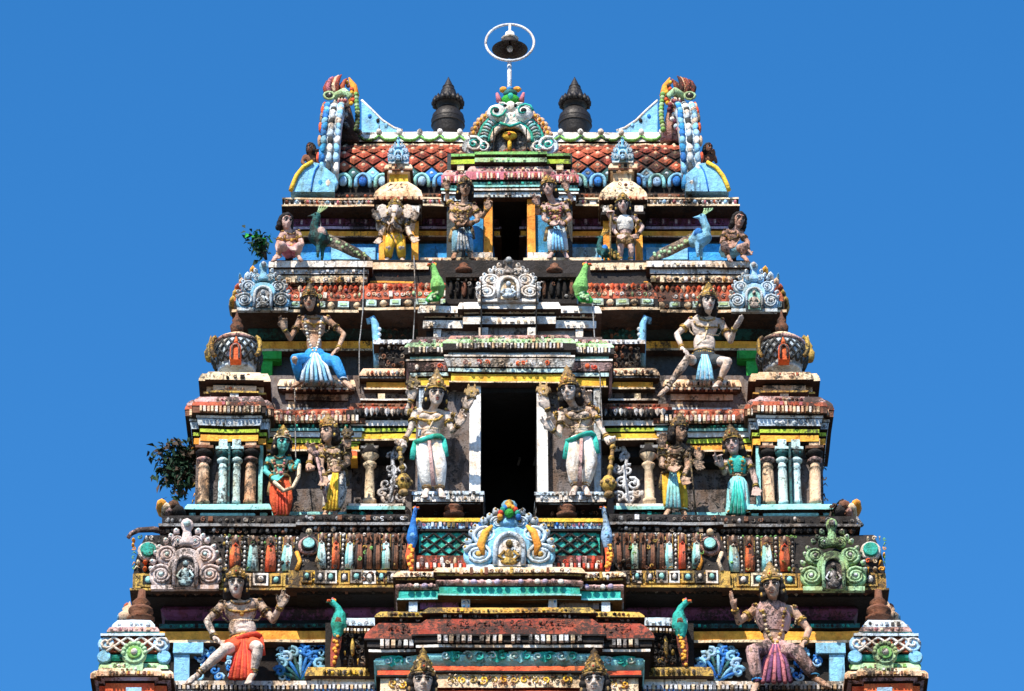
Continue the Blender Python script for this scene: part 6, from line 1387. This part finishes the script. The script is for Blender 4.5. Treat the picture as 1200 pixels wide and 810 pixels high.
# --- guardians of the lower doorway, only their crowned heads reach into the picture ---
gl = 'guardians of the lower doorway, only crowned heads in view'
for (cx, yw, lab) in ((495, 6, 'crowned head of the left guardian of the lower doorway, at the bottom edge'), (697, -6, 'crowned head of the right guardian of the lower doorway, at the bottom edge')):
    s_ = 1 if cx < 597 else -1
    statue(lab, (cx, 938, -1.75), (cx, 801, .14), 30,
      dict(chest=(cx-s_*3,838,.03), pelvis=(cx-s_*3,868,0), sL=(cx-23,828,.02), sR=(cx+19,828,.02)), yaw=yw, pitch=8, skin='skinpale', crown='tall', group=gl, crown_m=('gold','jewel'),
      arms=(('L',(cx-30,850,.05),(cx-36,868,.12),'grip'), ('R',(cx+28,850,.05),(cx+20,866,.25),'mudra')),
      legs=(('L',(cx-10,900,.08),(cx-8,932,.0),(cx-10,940,.2)), ('R',(cx+8,900,.08),(cx+6,932,.0),(cx+8,940,.2))), legwear=('dhoti','whiteclean','jewel'), sash='teal')

# ================================================================ BIRDS
def bird(label, name, base, bodyp, neckp, headp, tailp, cols, bw=.16, legs=True, group=None, crest=True, cat='bird statue', beak=-1, tailw=.12):
    """all points (px,py,forward)"""
    y0 = base[2]; P = lambda j: W(j[0], j[1], y0-j[2]); o = P((base[0], base[1], 0)); root = empty(name, o, label, cat, group)
    B = MB(); bp = [P(p) for p in bodyp]; B.tube([bp[0], bp[0].lerp(bp[1],.5), bp[1]], [bw*.8,bw,bw*.6], cols[0], 12, round_ends=True)
    nk = [bp[0]]+[P(p) for p in neckp]+[P(headp)]; B.tube(nk, [bw*.7]+[bw*.42-(bw*.12*i/len(nk)) for i in range(len(nk)-1)], cols[0], 10, round_ends=True)
    hd = P(headp); B.ball(hd, (bw*.42,bw*.4,bw*.4), cols[0], 10, 8); B.tube([hd+Vector((beak*bw*.3,-.02,0)), hd+Vector((beak*bw*.9,-.04,-bw*.12))], [bw*.2,bw*.04], cols[0], 7, round_ends=True)
    if legs:
        for s in (-1,1): a = bp[0].lerp(bp[1],.45)+Vector((s*.03,s*.06,-bw*.4)); B.tube([a, Vector((a.x, a.y, o.z+.02))], [bw*.28,.022], cols[0], 7, round_ends=True); B.tube([Vector((a.x,a.y+.02,o.z+.02)), Vector((a.x,a.y-.08,o.z+.015))], .02, cols[0], 6, round_ends=True)
    q = remesh(B, 'body', .012, 1); q.mats = [cols[0]]; q.build('body', root)
    T = MB(); tp = [P(p) for p in tailp]; T.tube(tp, [bw*.6]+[tailw]*(len(tp)-2)+[tailw*.5], cols[1], 14, flat=.55, fn=lambda t, a: 1+.12*math.sin(5*a), round_ends=True)
    for i in range(14):
        t = (i+.5)/14; k = t*(len(tp)-1); j = min(int(k), len(tp)-2); c = tp[j].lerp(tp[j+1], k-j)+Vector((U(-.03,.03),-tailw*.55,U(-.5,.5)*tailw)); T.ball(c, (.028,.02,.028), cols[2], 6, 4)
    T.build('tail', root)
    Wg = MB()
    for s in (-1,1): c = bp[0].lerp(bp[1],.5)+Vector((0,s*bw*.8,bw*.1)); Wg.tube([c+Vector((0,0,bw*.3)), c, c.lerp(bp[1],.9)], [bw*.4,bw*.5,bw*.15], cols[3], 8, flat=.4, round_ends=True)
    Wg.build('wing', root)
    E = MB(); E.ball(hd+Vector((beak*bw*.14,-bw*.36,bw*.08)), bw*.09, 'ink', 6, 5)
    if crest and legs:
        for k in range(4): a = hd+Vector((-beak*bw*.05*k,0,bw*.3)); E.tube([a, a+Vector((-beak*(.04+.03*k)*1.0,0,.10))], [.008,.012], cols[2], 5); E.ball(a+Vector((-beak*(.04+.03*k),0,.11)), .018, cols[2], 5, 4)
    elif not legs:
        for k in range(3): a = hd+Vector((-beak*bw*(.0+.16*k), -bw*.1, bw*(.38-.08*k))); E.ball(a, (bw*.15,bw*.14,bw*.24), ['rose','vermilion','orange'][k], 7, 5)
        E.tube([hd+Vector((beak*bw*.3,-.05,0)), hd+Vector((beak*bw*.62,-.07,-bw*.05)), hd+Vector((beak*bw*.68,-.06,-bw*.3))], [bw*.18,bw*.13,bw*.03], 'vermilion', 7)
    E.build('crest', root); return root
bird('green and brown peacock with long tail sloping right, beside the left crouching figure', 'peacock_statue', (372,304,1.75), [(370,277,.02),(382,282,0)], [(367,266,.06)], (371,254,.08), [(380,280,0),(398,287,0),(416,296,0),(432,304,0)], ['tealdk','stone','ltgreen','skinpink'], beak=-1, tailw=.085)
bird('blue-necked peacock with long tail sloping left, beside the right crouching figure', 'peacock_statue', (822,304,1.75), [(824,278,.02),(812,283,0)], [(828,268,.06)], (823,255,.08), [(812,280,0),(798,287,0),(780,296,0),(764,304,0)], ['sky','stone','ltgreen','blue'], beak=-1, tailw=.085)
bird('small dark peacock beside the small standing statue on the right', 'peacock_statue', (708,306,1.95), [(705,294,.02),(712,297,0)], [(702,288,.04)], (704,279,.05), [(712,295,0),(718,299,0),(724,304,0)], ['tealdk','leafdark','gold','blue'], bw=.10, beak=-1, tailw=.09)
for s in (0, 1):
    m = (lambda p: p) if s == 0 else MX; bk = -1 if s == 0 else 1
    bird('bright green parrot perched at the %s end of the dark ribbed balcony' % ('left' if s == 0 else 'right'), 'parrot_statue', (m(513),357,.95), [(m(512),330,.04),(m(515),345,.0)], [(m(509),318,.06)], (m(507),312,.07), [(m(514),343,0),(m(510),349,.02),(m(503),352,.03)], ['leaf','green','ltgreen','leaf'], bw=.12, legs=False, crest=False, beak=bk, tailw=.10)
    bird('upright peacock with blue body and red crest at the %s end of the lattice balcony' % ('left' if s == 0 else 'right'), 'peacock_statue', (m(483),668,-1.2), [(m(483),622,.02),(m(483),640,0)], [(m(484),608,.06)], (m(486),597,.08), [(m(482),638,0),(m(480),652,.02),(m(482),668,.04)], ['bluelight' if s else 'blue','vermilion','orange','sky'], bw=.085, legs=False, beak=-bk, tailw=.06)
    bird('turquoise-headed bird with orange wing on the %s carved block of the lowest storey' % ('left' if s == 0 else 'right'), 'parrot_statue', (m(393),784,-.62), [(m(398),722,.02),(m(396),744,0)], [(m(396),712,.06)], (m(390),706,.08), [(m(396),742,0),(m(394),760,.0),(m(391),780,.02)], ['teal','rust','orange','brown'], bw=.115, legs=False, beak=bk, tailw=.075)
# dark little figures clinging to the gables
for s in (0, 1):
    m = (lambda p: p) if s == 0 else MX
    statue('dark little figure clinging to the outer side of the %s gable' % ('left' if s == 0 else 'right'), (m(365),216,2.9), (m(364),174,.1), 12,
      dict(chest=(m(365),187,0), pelvis=(m(366),200,0), sL=(m(365)-8,184,0), sR=(m(365)+8,184,0)), yaw=-30 if s == 0 else 30, skin='brown', crown=None, jewels=False,
      arms=(('L',(m(365)-11,190,.05),(m(365)-5,196,.12),'rest'), ('R',(m(365)+10,190,.05),(m(365)+8,182,.12),'rest')),
      legs=(('L',(m(365)-6,205,.15),(m(365)-4,214,.05),(m(365)-6,216,.12)), ('R',(m(365)+6,205,.15),(m(365)+5,214,.05),(m(365)+7,216,.12))), legwear=('short','tealdk','dark'), bulk=1.2)

# ================================================================ FINIALS, BELL, CABLES, PLANTS
def finial(px, label):
    root = empty('pot_finial', W(px, 155, 4.5), label, 'roof finial', 'black metal pot finials on the roof ridge'); 
    c = W(px, 155, 4.5); T = W(px, 91, 4.5).z-c.z; r = 21*HM
    mb = MB(); mb.lathe(c-Vector((0,0,.12)), [(r*.75,0),(r*.8,.1),(r*.95,T*.10+.1),(r*1.02,T*.20+.1),(r*.96,T*.30+.1),(r*.72,T*.39+.1),(r*.55,T*.43+.1)], 'iron', 28)
    for z in (.12,.2,.28): mb.tube([c+Vector((r*(1.03-.9*abs(z-.16))*math.cos(2*PI*i/28), r*(1.03-.9*abs(z-.16))*math.sin(2*PI*i/28), T*z)) for i in range(29)], .012, 'iron', 5, caps=False)
    mb.build('pot', root, jitter=.003)
    mb = MB(); mb.lathe(c+Vector((0,0,T*.41)), [(r*.55,0),(r*.62,T*.02),(r*.5,T*.05),(r*.75,T*.08),(r*.86,T*.12),(r*.8,T*.14),(r*.6,T*.17)], 'iron', 24)
    for k in range(16): a = 2*PI*k/16; q = c+Vector((r*.84*math.cos(a), r*.84*math.sin(a), T*.54)); mb.lathe(q, [(.045,-.05),(.05,0),(.004,.09)], 'iron', 5)
    mb.build('collar', root, jitter=.003)
    mb = MB(); mb.lathe(c+Vector((0,0,T*.56)), [(r*.62,0),(r*.60,T*.06),(r*.50,T*.14),(r*.36,T*.24),(r*.2,T*.34),(r*.08,T*.41),(.004,T*.45)], 'iron', 20)
    for z in (.05,.12,.19,.26): rr = r*(.62-1.25*z+.2*z*z); mb.tube([c+Vector((rr*math.cos(2*PI*i/20), rr*math.sin(2*PI*i/20), T*(.56+z))) for i in range(21)], .018, 'iron', 5, caps=False)
    mb.build('spire', root, jitter=.003)
finial(525, 'black metal pot finial with pointed spire, left of the crowning arch'); finial(674, 'black metal pot finial with pointed spire, right of the crowning arch')
bell_y = 3.1; c = W(597.5, 50, bell_y)
root = empty('bell_ring', W(597, 97, bell_y), 'white metal ring on a short pole holding a dark bell above the roof', 'bell and ring')
mb = MB(); q = W(597, 97, bell_y); mb.tube([q-Vector((0,0,.3)), W(597, 73, bell_y)+Vector((0,0,.05))], .035, 'silver', 10); mb.build('pole', root, jitter=0)
mb = MB(); rr = 30.5*HM
mb.tube([c+Vector((rr*math.cos(2*PI*i/40), .0+.25*rr*math.sin(2*PI*i/40), rr*1.06*math.sin(2*PI*i/40))) for i in range(41)], .021, 'silver', 8, caps=False); mb.build('ring', root, jitter=.002)
mb = MB(); tp = c+Vector((0,.25*rr,rr*1.06)); bt = W(597.5, 42.5, bell_y); mb.tube([tp, bt], .022, 'silver', 8); mb.lathe(bt-Vector((0,0,.05)), [(.02,.14),(.07,.11),(.08,.05),(.14,.0)], 'whiteclean', 14); mb.build('hanger', root, jitter=0)
mb = MB(); z0 = bt.z-.05; prof = [(.05,.02),(.10,-.01),(.14,-.06),(.165,-.12),(.23,-.17),(.285,-.20),(.27,-.20),(.19,-.15),(.13,-.07),(.04,-.02)]
mb.lathe((bt.x, bt.y, z0), prof, 'iron', 26)
mb.build('bell', root, jitter=0)
mb = MB(); mb.tube([(bt.x, bt.y, z0-.05), (bt.x, bt.y, z0-.16)], .015, 'iron', 6); mb.ball((bt.x, bt.y-.01, z0-.19), (.05,.05,.06), 'silver', 10, 8); mb.build('clapper', root, jitter=0)

def cable(pts, label):
    mb = MB(); P = []
    for i in range(len(pts)-1):
        a = W(*pts[i]); b = W(*pts[i+1])
        for k in range(6): t = k/6; P.append(a.lerp(b, t)+Vector((0,0,-.03*math.sin(PI*t))))
    P.append(W(*pts[-1])); mb.tube(P, .009, 'grey', 5); o = mb.build('cable', None, jitter=0); o['label'] = label; o['category'] = 'cable'; o['group'] = 'thin cables hanging down the tower front'
cable([(373,243,2.3),(376,262,2.5),(374,282,2.4)], 'short thin cable hanging from the roof eave above the left peacock')
cable([(485,300,1.7),(487,345,1.2),(484,400,.9),(481,470,.3)], 'thin grey cable hanging left of the dark ribbed balcony')
cable([(427,300,1.5),(425,366,1.3),(421,402,1.2),(421,455,1.15)], 'thin cable hanging past the carved wall left of the curled bracket')
cable([(694,350,1.1),(697,400,.7),(703,440,.1),(706,500,-.1)], 'thin cable hanging from the cream ledge right of the doorway')
cable([(345,420,1.0),(346,500,.7),(347,560,.4)], 'thin cable hanging in front of the left seated goddess pedestal')
cable([(712,640,-1.3),(727,670,-1.0),(731,724,-.7)], 'thin cable hanging below the right end of the lattice balcony')

def plant(base, tips, label, size, y, cols, name='leafy_plant', per=14):
    """branching stems from a crack at base towards the tips, leaves of mixed size along each"""
    o = W(*base, y); root = empty(name, o, label, 'plant'); mb = MB(); lf = MB()
    for (tx, ty, dy) in tips:
        e = W(tx, ty, y+dy); m1 = o.lerp(e, .45)+Vector((U(-.04,.04), U(-.05,.05), .10+U(0,.05))); mb.tube([o, m1, e], [.022,.014,.004], 'bark', 5)
        for k in range(per):
            t = U(.3, 1.05); p = (o.lerp(m1, t/.45) if t < .45 else m1.lerp(e, (t-.45)/.55)) + Vector((U(-1,1), U(-1,1), U(-1,1)))*size*.7
            L = size*random.choice((.5,.8,1,1.4)); d = Vector((U(-1,1), U(-1,.6), U(-1.1,.5))).normalized(); s_ = d.cross(Vector((U(-1,1),U(-1,1),U(-1,1)))).normalized()*L*U(.18,.34)
            m2 = p+d*L*.5+Vector((0,0,.01)); q = p+d*L-Vector((0,0,L*.2)); lf.add([p, m2+s_, q, m2-s_, m2+Vector((0,0,-.012))], [(0,1,4),(1,2,4),(2,3,4),(3,0,4)], random.choice(cols))
    mb.build('stem', root, jitter=0); lf.build('foliage', root, jitter=0); return root
plant((226,560), [(180,530,0),(186,543,.1),(190,521,-.1),(200,518,.1),(212,520,0),(222,524,.1),(198,556,0),(208,566,-.1),(192,570,.05),(218,545,0),(184,552,0),(204,536,0),(214,534,0),(196,534,0),(200,580,0),(206,588,.1),(194,560,0),(212,578,0),(188,560,.1),(206,526,0),(218,534,.1)], 'dark ragged shrub growing from the tower edge beside the left corner pavilion', .12, .9, ('leafdark','leafdark','leafdark','bark'), per=40)
plant((312,304), [(292,272,0),(300,274,.1),(306,280,0),(290,284,0),(298,290,0),(314,278,.1),(302,300,0),(296,279,0)], 'small dark leafy plant behind the crouching figure at the upper tower edge', .105, 2.4, ('leafdark','green','leafdark'), per=24)
plant((985,612), [(980,594,0),(988,592,.1),(994,596,0),(998,602,0),(976,600,0)], 'small dark dry plant on the right end of the blackened slab', .085, .2, ('bark','leafdark','brown'), per=22)
# ================================================================ GROUND, SKY, SUN
mb = MB(); 
g_me = bpy.data.meshes.new('ground'); S_ = 3000
g_me.from_pydata([(-S_,-S_,0),(S_,-S_,0),(S_,S_,0),(-S_,S_,0)], [], [(0,1,2,3)]); g_me.materials.append(M('asphalt'))
g_ = bpy.data.objects.new('ground', g_me); col.objects.link(g_); g_['kind'] = 'structure'

SUN_EL = math.radians(50); SUN_AZ = math.radians(-24)      # azimuth measured from straight behind the camera, negative = left
sd = bpy.data.lights.new('sun', 'SUN'); sd.energy = 5.0; sd.angle = math.radians(.53); sd.color = (1, .92, .80)
so = bpy.data.objects.new('sun', sd); col.objects.link(so)
to_sun = Vector((math.sin(SUN_AZ)*math.cos(SUN_EL), -math.cos(SUN_AZ)*math.cos(SUN_EL), math.sin(SUN_EL)))
so.rotation_euler = to_sun.to_track_quat('Z', 'Y').to_euler(); so.location = (0, -40, 80)
w = bpy.data.worlds.new('World'); scene.world = w; w.use_nodes = True; nt = w.node_tree; nt.nodes.clear()
sky = nt.nodes.new('ShaderNodeTexSky'); sky.sky_type = 'NISHITA'; sky.sun_disc = False
sky.sun_elevation = SUN_EL; sky.sun_rotation = math.atan2(to_sun.x, to_sun.y)
sky.air_density = 1.0; sky.dust_density = 0.45; sky.ozone_density = 3.5; sky.altitude = 0
hs = nt.nodes.new('ShaderNodeHueSaturation'); hs.inputs['Hue'].default_value = .501; hs.inputs['Saturation'].default_value = 1.34; hs.inputs['Value'].default_value = 1.0
bg = nt.nodes.new('ShaderNodeBackground'); bg.inputs['Strength'].default_value = .14; o_ = nt.nodes.new('ShaderNodeOutputWorld')
nt.links.new(sky.outputs[0], hs.inputs['Color']); nt.links.new(hs.outputs[0], bg.inputs[0]); nt.links.new(bg.outputs[0], o_.inputs[0])
vs_ = scene.view_settings; vs_.view_transform = 'Standard'; vs_.look = 'None'; vs_.exposure = 0.6; vs_.gamma = 1.0; vs_.use_curve_mapping = False
scene.cycles.max_bounces = 4; scene.cycles.diffuse_bounces = 2; scene.cycles.glossy_bounces = 2
